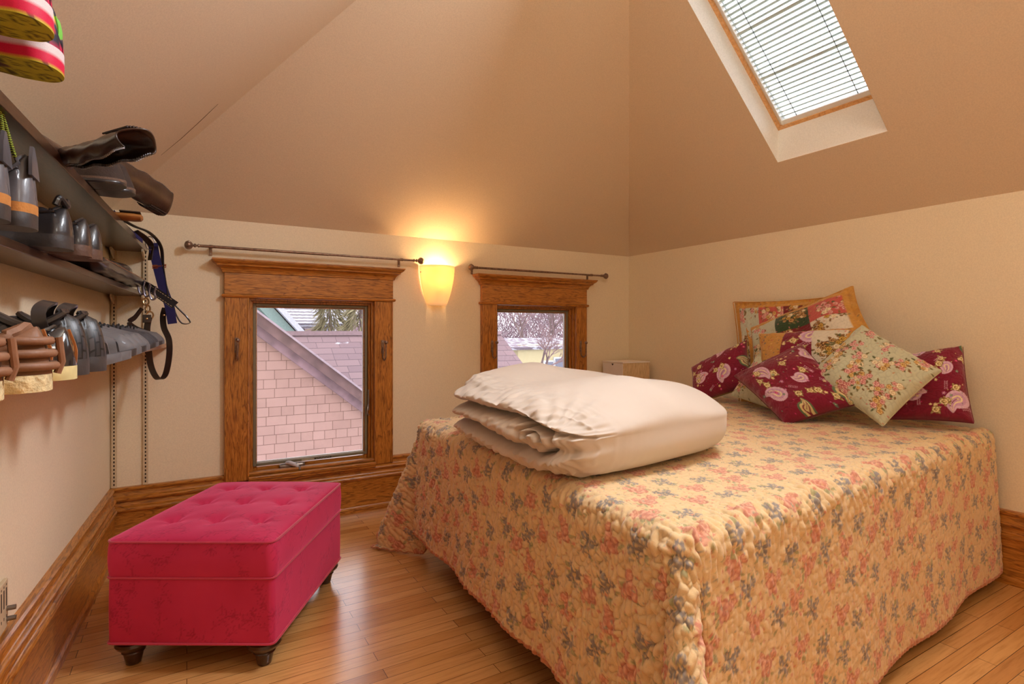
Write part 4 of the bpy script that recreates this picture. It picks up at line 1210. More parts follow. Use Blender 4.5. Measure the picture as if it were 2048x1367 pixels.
for bx_, by_ in btn:
    d = np.hypot(X_ - bx_, Y_ - by_); an = np.arctan2(Y_ - by_, X_ - bx_)
    dim += .026 * np.exp(-(d / .030) ** 1.3) + .007 * np.exp(-(d / .085) ** 2) * (.6 + .4 * np.cos(4 * an + .8))
Zt = .457 + crown - dim
fc = emb.sample(X_ + .3, Y_ + .4)[..., 0]
idx = np.arange(NU * NV).reshape(NU, NV)
Fc = np.stack([idx[:-1, :-1], idx[1:, :-1], idx[1:, 1:], idx[:-1, 1:]], -1).reshape(-1, 4)
top = obj('tufted_top', np.stack([X_, Y_, Zt], -1).reshape(-1, 3), Fc, velv, lid, True, fac=fc.ravel())
for bx_, by_ in btn:
    zb = .457 + .028 - .034
    m = MB(); m.lathe([(.001, .010), (.006, .009), (.0095, .005), (.010, 0), (.009, -.004)], c=(bx_, by_, zb + .002), n=16); m.build('button', pipe_m, top, smooth=True)
walnut = pmat('dark_walnut_leg', (64, 38, 22), .3, nscale=12, nvar=.35, coat=.4, bump=.05)
for sx in (-1, 1):
    for sy in (-1, 1):
        m = MB()
        m.lathe([(1.15 * a_, b_) for a_, b_ in [(.018, 0), (.021, .003), (.024, .020), (.028, .040), (.029, .043), (.033, .046), (.031, .050), (.036, .058), (.046, .066), (.051, .076), (.048, .086), (.038, .092), (.030, .095), (.036, .099), (.036, .104)]],
                c=(sx * (hw - .060), sy * (hl - .060), 0), n=28)
        m.build('leg', walnut, ot, smooth=True)

# ================================================================== footwear
def leather(name, col, rough=.35, coat=.2, bump=.25, bs=60, nvar=.25):
    return pmat(name, col, rough, nscale=14, nvar=nvar, bump=bump, bdist=.003, coat=coat, bscale=bs)


blk_l = leather('black_leather', (46, 42, 44), .32, .3)
grey_l = leather('oiled_grey_leather', (92, 90, 96), .38, .25, nvar=.4)
brown_l = leather('dark_brown_boot_leather', (62, 44, 36), .35, .2, nvar=.35)
suede_m = leather('dark_brown_suede', (58, 42, 34), .85, 0, .5, 220)
tan_l = leather('tan_moccasin_leather', (132, 92, 66), .6, .05, .4, 80, .2)
tan_welt = leather('tan_suede_welt', (186, 124, 62), .9, 0, .4, 200)
cream_s = pmat('cream_crepe_sole', (208, 190, 146), .8, nscale=60, nvar=.25, bump=.8, bdist=.006, bscale=120)
blk_s = leather('black_rubber_sole', (56, 50, 50), .55, .05, .3, 90)
brn_s = leather('brown_rubber_sole', (96, 68, 54), .6, 0, .5, 120)
patent = leather('black_patent_leather', (24, 26, 34), .12, .9, .15, 30)
gry_r = leather('grey_sandal_rubber', (98, 96, 100), .6, .05, .2, 80, .12)
lining_m = leather('dark_shoe_lining', (40, 32, 28), .9, 0, .2)
stitch_m = pmat('pale_stitching', (214, 184, 146), .8, nvar=.05)
brnst_m = pmat('brown_stitching', (176, 120, 82), .8, nvar=.05)
purple_m = pmat('purple_webbing', (150, 86, 190), .8, nvar=.08, bscale=400)
lace_m = pmat('dark_shoe_lace', (30, 28, 30), .9)


def woven_mat():
    t = NT('woven_black_straps'); co = t.coord((1, 1, 1), (.3, .5, .7))
    br = t.n('ShaderNodeTexBrick', offset=.5); br.inputs['Scale'].default_value = 1; br.inputs['Brick Width'].default_value = .016; br.inputs['Row Height'].default_value = .009
    br.inputs['Mortar Size'].default_value = .0012; br.inputs['Color1'].default_value = L4((58, 56, 60)); br.inputs['Color2'].default_value = L4((40, 38, 42)); br.inputs['Mortar'].default_value = L4((14, 12, 12))
    t.l(co, br.inputs['Vector']); t.l(br.outputs['Color'], t.b.inputs['Base Color']); t.b.inputs['Roughness'].default_value = .4
    iv = t.n('ShaderNodeMath', operation='SUBTRACT'); iv.inputs[0].default_value = 1; t.l(br.outputs['Fac'], iv.inputs[1]); t.bump(iv.outputs[0], .8, .002); return t.m


woven_m = woven_mat()
vc_m = fabric('coloured_rubber_and_mesh', rough=.55, sheen=0, bump=.05)


def shp(s):
    s = np.asarray(s, dtype=float)
    heel = .76 * np.sqrt(np.clip(1 - ((.14 - s) / .14) ** 2, 0, 1))
    mid = np.interp(s, [.14, .40, .70], [.76, .70, 1.0])
    toe = np.clip(1 - (np.clip(s - .68, 0, 1) / .32) ** 2.5, 0, 1) ** .5
    return np.where(s < .14, heel, mid) * np.where(s > .68, toe, 1)


def sole_mesh(name, parent, L, W, th, mat, spring=.012, heel=0, canvas=None, bands=None, arch=0, grow=.004):
    S = (1 - np.cos(np.linspace(0, math.pi, 56))) / 2; hw_ = shp(S) * W / 2 + grow * np.sqrt(np.clip(shp(S), 0, 1)); R = []; C = []
    K = 23
    for s_, w_ in zip(S, hw_):
        x = -L + L * s_; zb = spring * max(0, (s_ - .72) / .28) ** 2 + arch * math.exp(-((s_ - .42) / .12) ** 2); zt = zb * .6 + th + heel * max(0, 1 - s_ / .55)
        yy = np.linspace(-w_, w_, K); r = [(x, y, zb) for y in yy]; nb = 6
        cc = [canvas.sample(np.array(s_ * canvas.w * .999), np.array((y / W + .5) * canvas.h * .999)) if canvas else (0, 0, 0) for y in yy]
        for k in range(1, nb + 1):
            f = k / nb; r.append((x, w_ * (1 + .05 * math.sin(f * 3.14)), lerp(zb, zt, f))); cc.append(bands(f) if bands else (0, 0, 0))
        r.append((x, 0, zt)); cc.append(bands(1) if bands else (0, 0, 0))
        for k in range(nb, 0, -1):
            f = k / nb; r.append((x, -w_ * (1 + .05 * math.sin(f * 3.14)), lerp(zb, zt, f))); cc.append(bands(f) if bands else (0, 0, 0))
        R.append(r); C.append(cc)
    m = MB(); m.rings(R)
    return m.build(name, mat, parent, smooth=True, auto=50, cols=np.array(C).reshape(-1, 3) if (canvas or bands) else None)


def shoe(name, label, cat, group, toe, yaw, L, W, hpts, z0, up_m, so_m, opn=(.06, .50, 36), sole_th=.018, heel=0, pitch=0, roll=0, spring=.012, canvas=None, bands=None,
         upcols=None, welt=None, stitch_c=None, collar_r=.004, collar_m=None, laces=0, arch=0, zb=None, heel_out=False):
    """toe: world position of the toe's underside; yaw in degrees, 0 = pointing into the room"""
    if heel_out:
        yaw += 180; toe = (toe[0] + L * math.cos(math.radians(yaw)), toe[1] + L * math.sin(math.radians(yaw)), toe[2])
    r = thing(name, label, cat, toe, math.radians(yaw), group)
    r.rotation_euler = (math.radians(roll), math.radians(pitch), math.radians(yaw))
    sole_mesh('sole', r, L, W, sole_th, so_m, spring, heel, canvas, bands, arch)
    S = (1 - np.cos(np.linspace(0.02, math.pi, 50))) / 2
    hs = np.interp(S, [p[0] for p in hpts], [p[1] for p in hpts])
    hs = np.convolve(np.pad(hs, 2, mode='edge'), np.ones(5) / 5, 'valid')
    endr = np.clip((1 - S) / .12, 0, 1) ** .5 * np.clip(S / .02 + .55, 0, 1)
    A_ = np.linspace(0, math.pi, 27); Vv = []; fm = []; C = []
    def pt(s_, h, a, inset=0):
        w_ = float(shp(s_)) * W / 2 * .97; zz0 = sole_th + spring * .6 * max(0, (s_ - .72) / .28) ** 2 + heel * max(0, 1 - s_ / .55) - .004
        sn = math.sin(a); cs = math.cos(a)
        nar = 1 - .28 * sn * min(1, h / .09)
        return Vector((-L + L * s_ * .995 + (.012 * sn * sn if s_ < .12 else 0), w_ * math.copysign(abs(cs) ** .75, cs) * nar, zz0 + h * sn ** .8))
    o0, o1, op = opn; mid = (o0 + o1) / 2; hw_ = (o1 - o0) / 2
    R = []; mi = []
    def opang(s_):
        q = 1 - ((s_ - mid) / hw_) ** 2 if hw_ > 0 else -1
        return math.radians(op) * math.sqrt(q) if q > 0 else 0
    for s_, h, e in zip(S, hs, endr):
        oa = opang(s_); ring_ = []
        for a in A_:
            p = pt(s_, h * e, a)
            if oa > 0 and abs(a - math.pi / 2) < oa:
                k = min(1, (oa - abs(a - math.pi / 2)) / .14); p.z -= (p.z - sole_th - .006) * .85 * k; p.y *= (1 - .1 * k)
            ring_.append(p)
        R.append(ring_)
    n = len(A_)
    for i in range(len(S) - 1):
        oa = opang((S[i] + S[i + 1]) / 2)
        for k in range(n - 1):
            am = (A_[k] + A_[k + 1]) / 2
            mi.append(1 if oa > 0 and abs(am - math.pi / 2) < oa - .05 else 0)
    m = MB(); m.rings(R, cap=False, closed=False); m.m = mi
    cols = None
    if upcols is not None:
        cols = np.array([[upcols(S[i], A_[k]) for k in range(n)] for i in range(len(S))]).reshape(-1, 3)
    up = m.build('upper', None, r, smooth=True, auto=180, mats=[up_m, lining_m], cols=cols)
    if hw_ > 0 and collar_r:
        rim = []
        for sd in (1, -1):
            ts = np.linspace(-1, 1, 16)[:-1]
            for t in (ts if sd > 0 else -ts):
                s_ = mid + hw_ * t; oa = opang(s_); h = float(np.interp(s_, [p[0] for p in hpts], [p[1] for p in hpts])); e = float(min(1, s_ / .02 + .55))
                rim.append(pt(s_, h * e, math.pi / 2 + sd * oa) + Vector((0, 0, .001)))
        m = MB(); m.tube(rim, collar_r, 7, closed=True); m.build('collar', collar_m or up_m, r, smooth=True)
    if welt:
        wm, zl, zh = welt; RR = []
        for s_ in S[::1]:
            w_ = float(shp(s_)) * W / 2 + .002; x = -L + L * s_
            sp = spring * .6 * max(0, (s_ - .72) / .28) ** 2
            RR.append([(x, w_, zl + sp), (x, w_ * .99, zh + sp), (x, -w_ * .99, zh + sp), (x, -w_, zl + sp)])
        m = MB(); m.rings(RR); m.build('welt', wm, r, smooth=True, auto=40)
    if stitch_c:
        st = MB()
        for s0 in np.arange(.06, .97, .026):
            for sd in (-1, 1):
                q = [Vector(((-L + L * s_), sd * (float(shp(s_)) * W / 2 * .985 + .0005), sole_th + .006 + spring * .6 * max(0, (s_ - .72) / .28) ** 2)) for s_ in (s0, s0 + .012)]
                st.tube(q, .0011, 5)
        for a0 in (.42, .62):                                # curved seam over the vamp
            for k in range(15):
                t0 = .35 + k * .17; q = []
                for t in (t0, t0 + .09):
                    s_ = .60 + .10 * math.sin(t) - (a0 - .42) * .15; h = float(np.interp(s_, [p[0] for p in hpts], [p[1] for p in hpts]))
                    p_ = pt(s_, h, t); q.append(p_ + Vector((0, 0, .0012)) + Vector((0, math.copysign(.0012, p_.y), 0)))
                st.tube(q, .0011, 5)
        st.build('stitching', stitch_c, r)
    if laces:
        for k in range(laces):
            s_ = .50 + .045 * k; h = float(np.interp(s_, [p[0] for p in hpts], [p[1] for p in hpts]))
            m = MB(); m.tube([pt(s_, h, a) + Vector((0, 0, .003)) for a in np.linspace(.9, math.pi - .9, 8)], .0024, 6); m.build('lace', lace_m, r, smooth=True)
    return r


# ---- lowest shelf: moccasins, patent shoes, woven shoes, strappy sandals, grey trainers
LOWH = [(0, .062), (.1, .058), (.3, .050), (.50, .056), (.65, .058), (.85, .044), (1, .036)]
G3 = 'shoes along the lowest shelf'
for y, x, lb in ((.765, -.165, 'tan leather moccasin with cream crepe sole nearest the camera'), (.868, -.142, 'tan leather moccasin with cream crepe sole beside the shiny black shoe')):
    r = shoe('moccasin', lb, 'shoe', G3, (x, y, Z3), 4, .25, .104, [(0, .062), (.1, .056), (.3, .046), (.50, .056), (.65, .058), (.85, .044), (1, .036)], 0, tan_l, cream_s, (.05, .56, 40), .020, stitch_c=stitch_m, collar_r=.007, spring=.010, arch=.004, heel_out=True)
    for zz_, rr_ in ((.030, .041), (.045, .039), (.060, .036)):
        m = MB(); m.tube([(-.212 - rr_ * math.cos(a), rr_ * 1.02 * math.sin(a), zz_) for a in np.linspace(-1.45, 1.45, 26)], .0052, 10); m.build('rolled_collar', tan_l, r, smooth=True)
    m = MB(); m.tube([(-.2545, 0, .020), (-.259, 0, .034), (-.256, 0, .064)], .004, 8); m.build('heel_seam', tan_l, r, smooth=True)
for y, x, lb, rl in ((.965, -.158, 'shiny black patent laced shoe behind the tan moccasins', 0), (1.052, -.143, 'shiny black patent laced shoe beside the black woven shoe', 0)):
    r = shoe('patent_shoe', lb, 'shoe', G3, (x, y, Z3), 3, .25, .098, [(0, .062), (.3, .054), (.5, .066), (.68, .060), (.88, .046), (1, .038)], 0, patent, pmat('cream_flat_sole', (206, 194, 140), .6), (.06, .46, 38), .020, laces=4, spring=.008, heel_out=True)
    m = ribbon([(-.2480, 0, .020), (-.2485, 0, .045), (-.2400, 0, .074)], (0, 1, 0), .008, .003); m.build('heel_stripe', pmat('rust_heel_stripe', (170, 104, 50), .4), r, smooth=True)
    m = MB(); m.lathe([(.006, -.002), (.009, 0), (.006, .002)], c=(-.12, -.036, .066), n=12, axis='y'); m.build('eyelet', nickel, r)
for y, x, lb in ((1.150, -.140, 'black basket woven shoe beside the shiny black shoes'), (1.240, -.126, 'black basket woven shoe beside the purple strapped sandals')):
    r = shoe('woven_shoe', lb, 'shoe', G3, (x, y, Z3), 2, .25, .100, [(0, .068), (.12, .085), (.3, .066), (.5, .078), (.7, .066), (.88, .050), (1, .040)], 0, woven_m, blk_s, (.08, .48, 40), .026, spring=.014, collar_r=.006, collar_m=blk_l, heel_out=True)
    m = ribbon([(-.20, .036, .05), (-.19, .038, .10), (-.20, 0, .118), (-.19, -.038, .10), (-.20, -.036, .05)], (1, 0, .2), .018, .004); m.build('heel_strap', blk_l, r, smooth=True)
for y, x, lb in ((1.352, -.112, 'grey sandal with purple strap, nearer of the sandal pair'), (1.470, -.105, 'grey sandal with purple strap, farther of the sandal pair')):
    r = thing('sandal', lb, 'shoe', (x, y, Z3), math.radians(2), G3)
    sole_mesh('sole', r, .245, .084, .022, gry_r, .012)
    m = ribbon([(-.045, .040, .022), (-.05, .030, .050), (-.055, 0, .060), (-.05, -.030, .050), (-.045, -.040, .022)], (1, 0, -.3), .045, .004); m.build('toe_strap', gry_r, r, smooth=True)
    m = ribbon([(-.12, .038, .022), (-.125, .034, .060), (-.12, 0, .078), (-.125, -.034, .060), (-.12, -.038, .022)], (1, 0, .2), .030, .004); m.build('instep_strap', gry_r, r, smooth=True)
    m = ribbon([(-.085, .020, .066), (-.085, 0, .079), (-.085, -.022, .066), (-.10, -.034, .052)], (1, .1, .3), .022, .003); m.build('purple_strap', purple_m, r, smooth=True)
    m = ribbon([(-.12, .036, .06), (-.19, .040, .07), (-.235, 0, .078), (-.19, -.040, .07), (-.12, -.036, .06)], (0, 0, 1), .016, .003); m.build('heel_strap', blk_l, r, smooth=True)
    m = MB(); m.box((-.045, -.044, .024), (-.062, -.040, .040)); m.build('side_badge', pmat('pale_logo_triangle', (150, 148, 150), .5), r)
k = 0
for y, x, lb in ((1.60, -.104, 'grey trainer directly past the purple strapped sandals'), (1.72, -.101, 'grey trainer second past the purple strapped sandals'), (1.90, -.100, 'grey trainer third past the purple strapped sandals'),
                 (2.04, -.098, 'grey trainer fourth past the purple strapped sandals'), (2.34, -.094, 'dark trainer before the last pair on the lowest shelf'), (2.50, -.092, 'dark trainer next to the last pair on the lowest shelf'),
                 (2.84, -.090, 'trainer with pale laces, nearer of the last pair'), (2.98, -.088, 'trainer with pale laces, farther of the last pair')):
    up = [gry_r, leather('charcoal_mesh_upper', (62, 60, 66), .7, 0, .3)][1 if k in (4, 5) else 0]
    r = shoe('trainer', lb, 'shoe', G3, (x, y, Z3), 0, .25, .086, [(0, .070), (.12, .064), (.3, .055), (.48, .078), (.70, .058), (.88, .044), (1, .036)], 0, up, gry_r if k % 2 else blk_s, (.05, .44, 40), .022, spring=.014, laces=3)
    k += 1

# ---- middle shelf: grey leather clog boots, black leather clogs
G2 = 'shoes along the middle shelf'
for y, x, lb in ((1.435, -.300, 'worn grey leather ankle shoe with tan welt nearest the camera'), (1.530, -.275, 'worn grey leather ankle shoe with tan welt beside the black clogs')):
    r = shoe('ankle_shoe', lb, 'shoe', G2, (x, y, Z2), 0, .22, .118, [(0, .132), (.12, .126), (.30, .10), (.44, .125), (.56, .115), (.72, .085), (.88, .060), (1, .046)], 0, grey_l, blk_s, (.05, .42, 44), .030, spring=.014, welt=(tan_welt, .030, .050), stitch_c=stitch_m, heel_out=True)
    m = MB(); m.rings([[Vector((-.216 + dx + .05 * (z_ - .14), y_, z_)) for y_, z_ in ((-.034, .11), (.034, .11), (.024, .148), (.006, .176), (-.006, .176), (-.024, .148))] for dx in (0, .006)]); m.build('pull_tab', grey_l, r, smooth=True)
for y, x, lb, sc_ in ((1.865, -.262, 'large black leather clog with pale stitching, middle shelf', 1), (2.015, -.240, 'black leather loafer second behind the large clog', .9), (2.10, -.224, 'black leather loafer farthest behind the large clog', .9)):
    r = shoe('leather_clog', lb, 'shoe', G2, (x, y, Z2), -4, .27 * sc_, .125 * sc_, [(0, .085), (.12, .08), (.30, .075), (.44, .115), (.60, .10), (.78, .068), (.9, .052), (1, .040)], 0, [blk_l, blk_l][0], blk_s if sc_ == 1 else brn_s, (.04, .40, 42), .034 * sc_, spring=.012, stitch_c=stitch_m if sc_ == 1 else brnst_m, welt=(blk_l, .034 * sc_, .042 * sc_), heel_out=True)
    if sc_ == 1:
        m = MB(); m.tube(spline([(-.240, .034, .112), (-.248, .028, .132), (-.256, .008, .118), (-.256, -.006, .118), (-.250, -.022, .133), (-.240, -.034, .112)], 6), .008, 8); m.build('scalloped_cuff', blk_l, r, smooth=True)

# ---- highest shelf: running shoes, tall boots, suede shoes
G1 = 'shoes along the highest shelf'
YEL = (190, 186, 52)
trd = Canvas(.26, .10, .0012, YEL, 3); r_ = trd.r
for i in range(7):
    for j in range(2):
        cx, cy = .025 + i * .036, .028 + j * .044; o_ = .004 * (i % 2)
        P_ = [(cx - .014, cy - .012 + o_), (cx + .012, cy - .014), (cx + .017, cy + .004), (cx + .002, cy + .014), (cx - .014, cy + .008), (cx - .014, cy - .012 + o_)]
        trd.line([(x * 1.0, y) for x, y in P_], .0030, (84, 78, 22))
        Q_ = [(cx - .005, cy - .004), (cx + .007, cy - .004), (cx + .003, cy + .005), (cx - .005, cy - .004)]
        trd.line(Q_, .0016, (96, 88, 26))
    trd.line([(.043 + i * .036, 0), (.043 + i * .036, .10)], .0030, (110, 100, 34))
trd.blob(.12, .05, .050, .013, 0, (112, 84, 52)); trd.blob(.12, .05, .040, .009, 0, (88, 62, 42))
trd.line([(.16, .05), (.26, .05)], .003, (84, 60, 40))
rs = random.Random(8)
stripes = [[rs.random() for _ in range(64)] for _ in range(64)]
def sneaker_col(s_, a):
    k = int(s_ * 46) ; j = int((a * 7 + s_ * 30)) % 3
    z = math.sin(a)
    if z < .42: return lin((196, 30, 76)) if (j == 0) else lin((40, 34, 48))
    if .80 < s_: return lin((206, 190, 196)) if z < .35 else lin((196, 30, 76)) if j else lin((44, 38, 52))
    if abs(z - .75) < .10: return lin((196, 206, 40))
    if abs(z - .55) < .05: return lin((230, 140, 90))
    return lin((46, 44, 58)) if j else lin((60, 60, 80))
def sneaker_band(f): return lin((190, 186, 52)) if f < .16 else lin((206, 28, 70)) if f < .60 else lin((214, 202, 204))
for y, x, lb, yw, rl in ((1.155, -.190, 'pink and black running shoe with yellow sole nearest the camera', -10, 0), (1.285, -.196, 'pink and black running shoe with yellow sole above the dark shelf edge', -8, 0)):
    r = shoe('running_shoe', lb, 'shoe', G1, (x, y, Z1 + (.012 if y < 1.2 else 0)), yw, .27, .118, [(0, .085), (.12, .08), (.3, .070), (.48, .092), (.70, .068), (.88, .050), (1, .040)], 0, vc_m, vc_m, (.05, .44, 40), .040,
             spring=.026, canvas=trd, bands=sneaker_band, upcols=sneaker_col, laces=3, arch=.006, pitch=2 if y < 1.2 else 0, heel_out=True)
    m = ribbon([(-.262, 0, .050), (-.266, 0, .075), (-.262, 0, .100)], (0, 1, 0), .020, .003); m.build('heel_tab', pmat('lime_heel_tab', (110, 190, 70), .7), r, smooth=True)
ln_ = thing('shoe_laces', 'green and black speckled laces dangling below the highest shelf', 'shoe laces', (0, 0, 0))
def lace_mat():
    t = NT('speckled_lace'); co = t.coord((1, 1, 1)); vo = t.n('ShaderNodeTexWave', i_Scale=95.0, i_Distortion=3.0, bands_direction='Z'); t.l(co, vo.inputs['Vector'])
    t.l(t.ramp(vo.outputs[0], [(.35, L4((176, 200, 60))), (.5, L4((36, 36, 24)))]), t.b.inputs['Base Color']); t.b.inputs['Roughness'].default_value = .8; return t.m
lm = lace_mat()
for pts in ([(-3, 200), (10, 250), (24, 300), (42, 337)], [(-4, 205), (5, 260), (6, 312)], [(-2, 205), (14, 260), (34, 325)]):
    m = MB(); m.tube(spline([tuple(atx(px, py, -.322)) for px, py in pts], 8), .0034, 8); m.build('lace', lm, ln_, smooth=True)

for y, x, lb, pt_ in ((2.215, -.172, 'dark brown suede shoe lying at the highest shelf edge, nearer one', 12), (2.325, -.155, 'dark brown suede shoe lying at the highest shelf edge, farther one', 14)):
    r = shoe('suede_shoe', lb, 'shoe', G1, (x, y, Z1 + .002), -6, .24, .108, [(0, .085), (.12, .09), (.30, .10), (.46, .12), (.62, .125), (.80, .105), (.92, .082), (1, .060)], 0, suede_m, blk_l, (.04, .34, 38), .012, spring=.006, stitch_c=brnst_m, welt=(leather('braided_welt', (110, 84, 68), .6, 0, .9, 500), .008, .020))


def tall_boot(label, P0, P1, rad, up, gap_deg, foot_dir):
    """boot lying on the shelf, its shaft open along the zip and sticking out"""
    P0, P1 = Vector(P0), Vector(P1); ax = (P1 - P0).normalized()
    r = thing('tall_boot', label, 'boot', tuple(P0), 0, 'tall brown boots lying on the highest shelf')
    u_ = (Vector(up) - ax * ax.dot(Vector(up))).normalized(); v_ = ax.cross(u_)
    R = []; n = 40; Lb = (P1 - P0).length; edges = [[], []]
    for i in range(26):
        t = i / 25; c = ax * Lb * t + u_ * .010 * math.sin(t * 3.1)
        gp = math.radians(gap_deg) * (t ** .8) * .5 + .04
        ra, rb_ = rad[0] * lerp(.62, 1, t ** .7), rad[1] * lerp(.70, 1, t)
        ring_ = []
        for k in range(n):
            a = lerp(gp, 2 * math.pi - gp, k / (n - 1))
            p = c + u_ * ra * math.cos(a) + v_ * rb_ * math.sin(a) + u_ * .003 * math.sin(t * 22 + a * 3)
            if i == 25: p = p + ax * .012 * math.cos(a * 2)
            ring_.append(p)
        edges[0].append(ring_[0]); edges[1].append(ring_[-1]); R.append(ring_)
    m = MB(); m.rings(R, cap=False, closed=False); o = m.build('shaft', brown_l, r, smooth=True, auto=180); md = o.modifiers.new('t', 'SOLIDIFY'); md.thickness = .0035; md.offset = 0
    m = MB()
    for e in edges:
        pts = e[3:]
        for q in range(len(pts) - 1):
            for h_ in (0, .5):
                p = pts[q].lerp(pts[q + 1], h_); m.obox(p, ax, u_, v_, (.0016, .0030, .0030))
    m.build('zip_teeth', pmat('zip_metal', (150, 146, 150), .35, .8), r)
    m = MB()
    for k in range(9):
        a = math.pi * (.80 + .05 * k)
        q = [ax * Lb * t + u_ * (rad[0] * lerp(.62, 1, t ** .7) + .003) * math.cos(a) + v_ * (rad[1] * lerp(.70, 1, t) + .003) * math.sin(a) for t in (.72, .86, 1.0)]
        m.tube(q, .0024, 6)
    m.build('elastic_gore', leather('ribbed_elastic', (60, 46, 42), .8, 0, .2), r, smooth=True)
    fd = Vector(foot_dir).normalized(); fr_ = []
    for i in range(18):
        t = i / 17; c = fd * (.20 * t) + Vector((-.03 * t, 0, 0)); w_ = .040 * (1 - .25 * t) * math.sqrt(max(0, 1 - (max(0, t - .7) / .3) ** 2)) + .001; h_ = .036 * (1 - .35 * t) * math.sqrt(max(0, 1 - (max(0, t - .7) / .3) ** 2)) + .001
        sd = fd.cross(Vector((0, 0, 1))).normalized(); fr_.append([c + sd * w_ * math.cos(a) + Vector((0, 0, 1)) * h_ * math.sin(a) for a in np.linspace(0, 2 * math.pi, 18, endpoint=False)])
    m = MB(); m.rings(fr_); m.build('foot', brown_l, r, smooth=True)
    m = MB(); m.rings([[p + Vector((0, 0, -.004)) if p.z < 0 else Vector((p.x, p.y, -.012)) for p in rr_] for rr_ in fr_]); m.build('sole', blk_s, r, smooth=True)
    return r


tall_boot('tall dark brown zipped boot sticking out highest above the shelf', tuple(atx(112, 318, -.315)), tuple(atx(279, 283, -.10)), (.030, .046), (.30, -.55, -.78), 84, (0, -1, 0))
tall_boot('tall dark brown zipped boot beneath the other, behind the suede shoes', tuple(atx(196, 330, -.30)), tuple(atx(325, 400, -.10)), (.072, .052), (.3, .25, .9), 110, (0, 1, 0))
pc = thing('leather_pouch', 'small tan leather pouch at the highest shelf edge above the navy strap', 'pouch', (-.215, 2.86, Z1))
m = MB(); m.rings([[(x, .045 * s * math.cos(a), .018 + .017 * s * math.sin(a)) for a in np.linspace(0, 2 * math.pi, 18, endpoint=False)] for x, s in ((-.06, .5), (-.05, .9), (-.02, 1), (.02, 1), (.045, .85), (.052, .4))])
m.build('pouch_body', leather('tan_pouch_leather', (156, 100, 48), .5, .1), pc, smooth=True)
m = MB(); m.box((-.03, -.04, .034), (.045, .04, .039)); m.build('pouch_flap', suede_m, pc, bevel=.002)

# ---- bags, straps
navy = pmat('navy_webbing', (38, 34, 92), .8, nvar=.08, bscale=500, bump=.4)
drk = leather('dark_brown_strap_leather', (52, 38, 32), .4, .2)
Y_S = 3.40
def sp(px, py, y=Y_S): return tuple(aty(px, py, y))
st = thing('bag_strap', 'navy webbing bag strap with leather tabs hanging from the highest shelf', 'bag strap', (0, 0, 0))
ribbon([sp(228, 424, 3.0), sp(246, 446, 3.1), sp(262, 462, 3.2), sp(285, 482, 3.3)], (0, .3, 1), .020, .003).build('webbing_end', navy, st, smooth=True)
ribbon([sp(240, 436, 3.10), sp(268, 452, 3.2), sp(300, 466, 3.3), sp(322, 494, 3.38), sp(326, 540), sp(336, 600)], (.6, -.8, 0), .022, .004).build('upper_leather_strap', drk, st, smooth=True)
ribbon([sp(270, 462, 3.3), sp(290, 476, 3.35), sp(302, 492, 3.4), sp(300, 520)], (.6, -.7, .5), .030, .004).build('leather_tab', drk, st, smooth=True)
ribbon([sp(306, 486), sp(312, 520), sp(326, 575), sp(338, 610), sp(345, 647)], (1, -.25, 0), .043, .004).build('webbing', navy, st, smooth=True)
m = MB(); c = Vector(sp(318, 532)); m.tube([c + Vector((-.030, 0, -.012)), c + Vector((.030, 0, -.004)), c + Vector((.032, 0, .010)), c + Vector((-.028, 0, .002))], .003, 6, closed=True); m.tube([c + Vector((-.030, -.004, -.004)), c + Vector((.031, -.004, .004))], .003, 6)
m.build('slider_buckle', pmat('copper_buckle', (190, 130, 90), .3, .9), st, smooth=True)
m = MB(); c = Vector(sp(300, 486)); m.tube([c + Vector((.020 * math.cos(a), 0, .034 * math.sin(a))) for a in np.linspace(0, 2 * math.pi, 20, endpoint=False)], .003, 6, closed=True); m.build('metal_ring', nickel, st, smooth=True)
ribbon([sp(336, 590), sp(352, 612), sp(372, 632), sp(380, 645), sp(364, 646), sp(352, 628), sp(346, 606)], (.3, -.9, .2), .014, .003).build('loop_end', drk, st, smooth=True)

bg_ = thing('leather_handbag', 'black leather handbag lying on the middle shelf', 'handbag', (0, 0, 0))
R = []
for i in range(20):
    t = i / 19; y = lerp(2.42, 3.42, t); s_ = math.sqrt(max(.02, 1 - (max(0, abs(t - .5) - .38) / .12) ** 2)); x0, x1 = XL(y) + .035, f2(y) + .045
    c = ((x0 + x1) / 2, Z2 + .030); hx_, hz_ = (x1 - x0) / 2 * lerp(.8, 1, s_), .028 * s_
    R.append([(c[0] + hx_ * math.copysign(abs(math.cos(a)) ** .5, math.cos(a)), y, c[1] + hz_ * math.copysign(abs(math.sin(a)) ** .7, math.sin(a)) + .003 * math.sin(y * 30 + a)) for a in np.linspace(0, 2 * math.pi, 28, endpoint=False)])
m = MB(); m.rings(R); m.build('bag_body', blk_l, bg_, smooth=True)
R = []
for i in range(16):
    t = i / 15; y = lerp(2.86, 3.36, t); s_ = math.sin(math.pi * min(1, t * 1.0)) ** .45 + .02; x0, x1 = XL(y) + .05, f2(y) + .022
    R.append([((x0 + x1) / 2 + (x1 - x0) / 2 * math.cos(a) * s_, y, Z2 + .062 + .034 * math.sin(a) * s_ + .006 * math.sin(t * 14)) for a in np.linspace(0, 2 * math.pi, 22, endpoint=False)])
m = MB(); m.rings(R); m.build('folded_flap', blk_l, bg_, smooth=True)
m = MB()
for k in range(60):
    y = lerp(2.46, 3.38, k / 60); m.tube([(f2(y) + .043, y, Z2 + .046), (f2(y + .008) + .043, y + .008, Z2 + .046)], .0011, 5)
m.build('edge_stitching', brnst_m, bg_)
ribbon([sp(284, 566, 3.42), sp(298, 574, 3.3), sp(318, 588, 3.25), sp(350, 610, 3.2)], (.1, -.5, -1), .040, .007).build('closure_strap', blk_l, bg_, smooth=True)
m = MB()
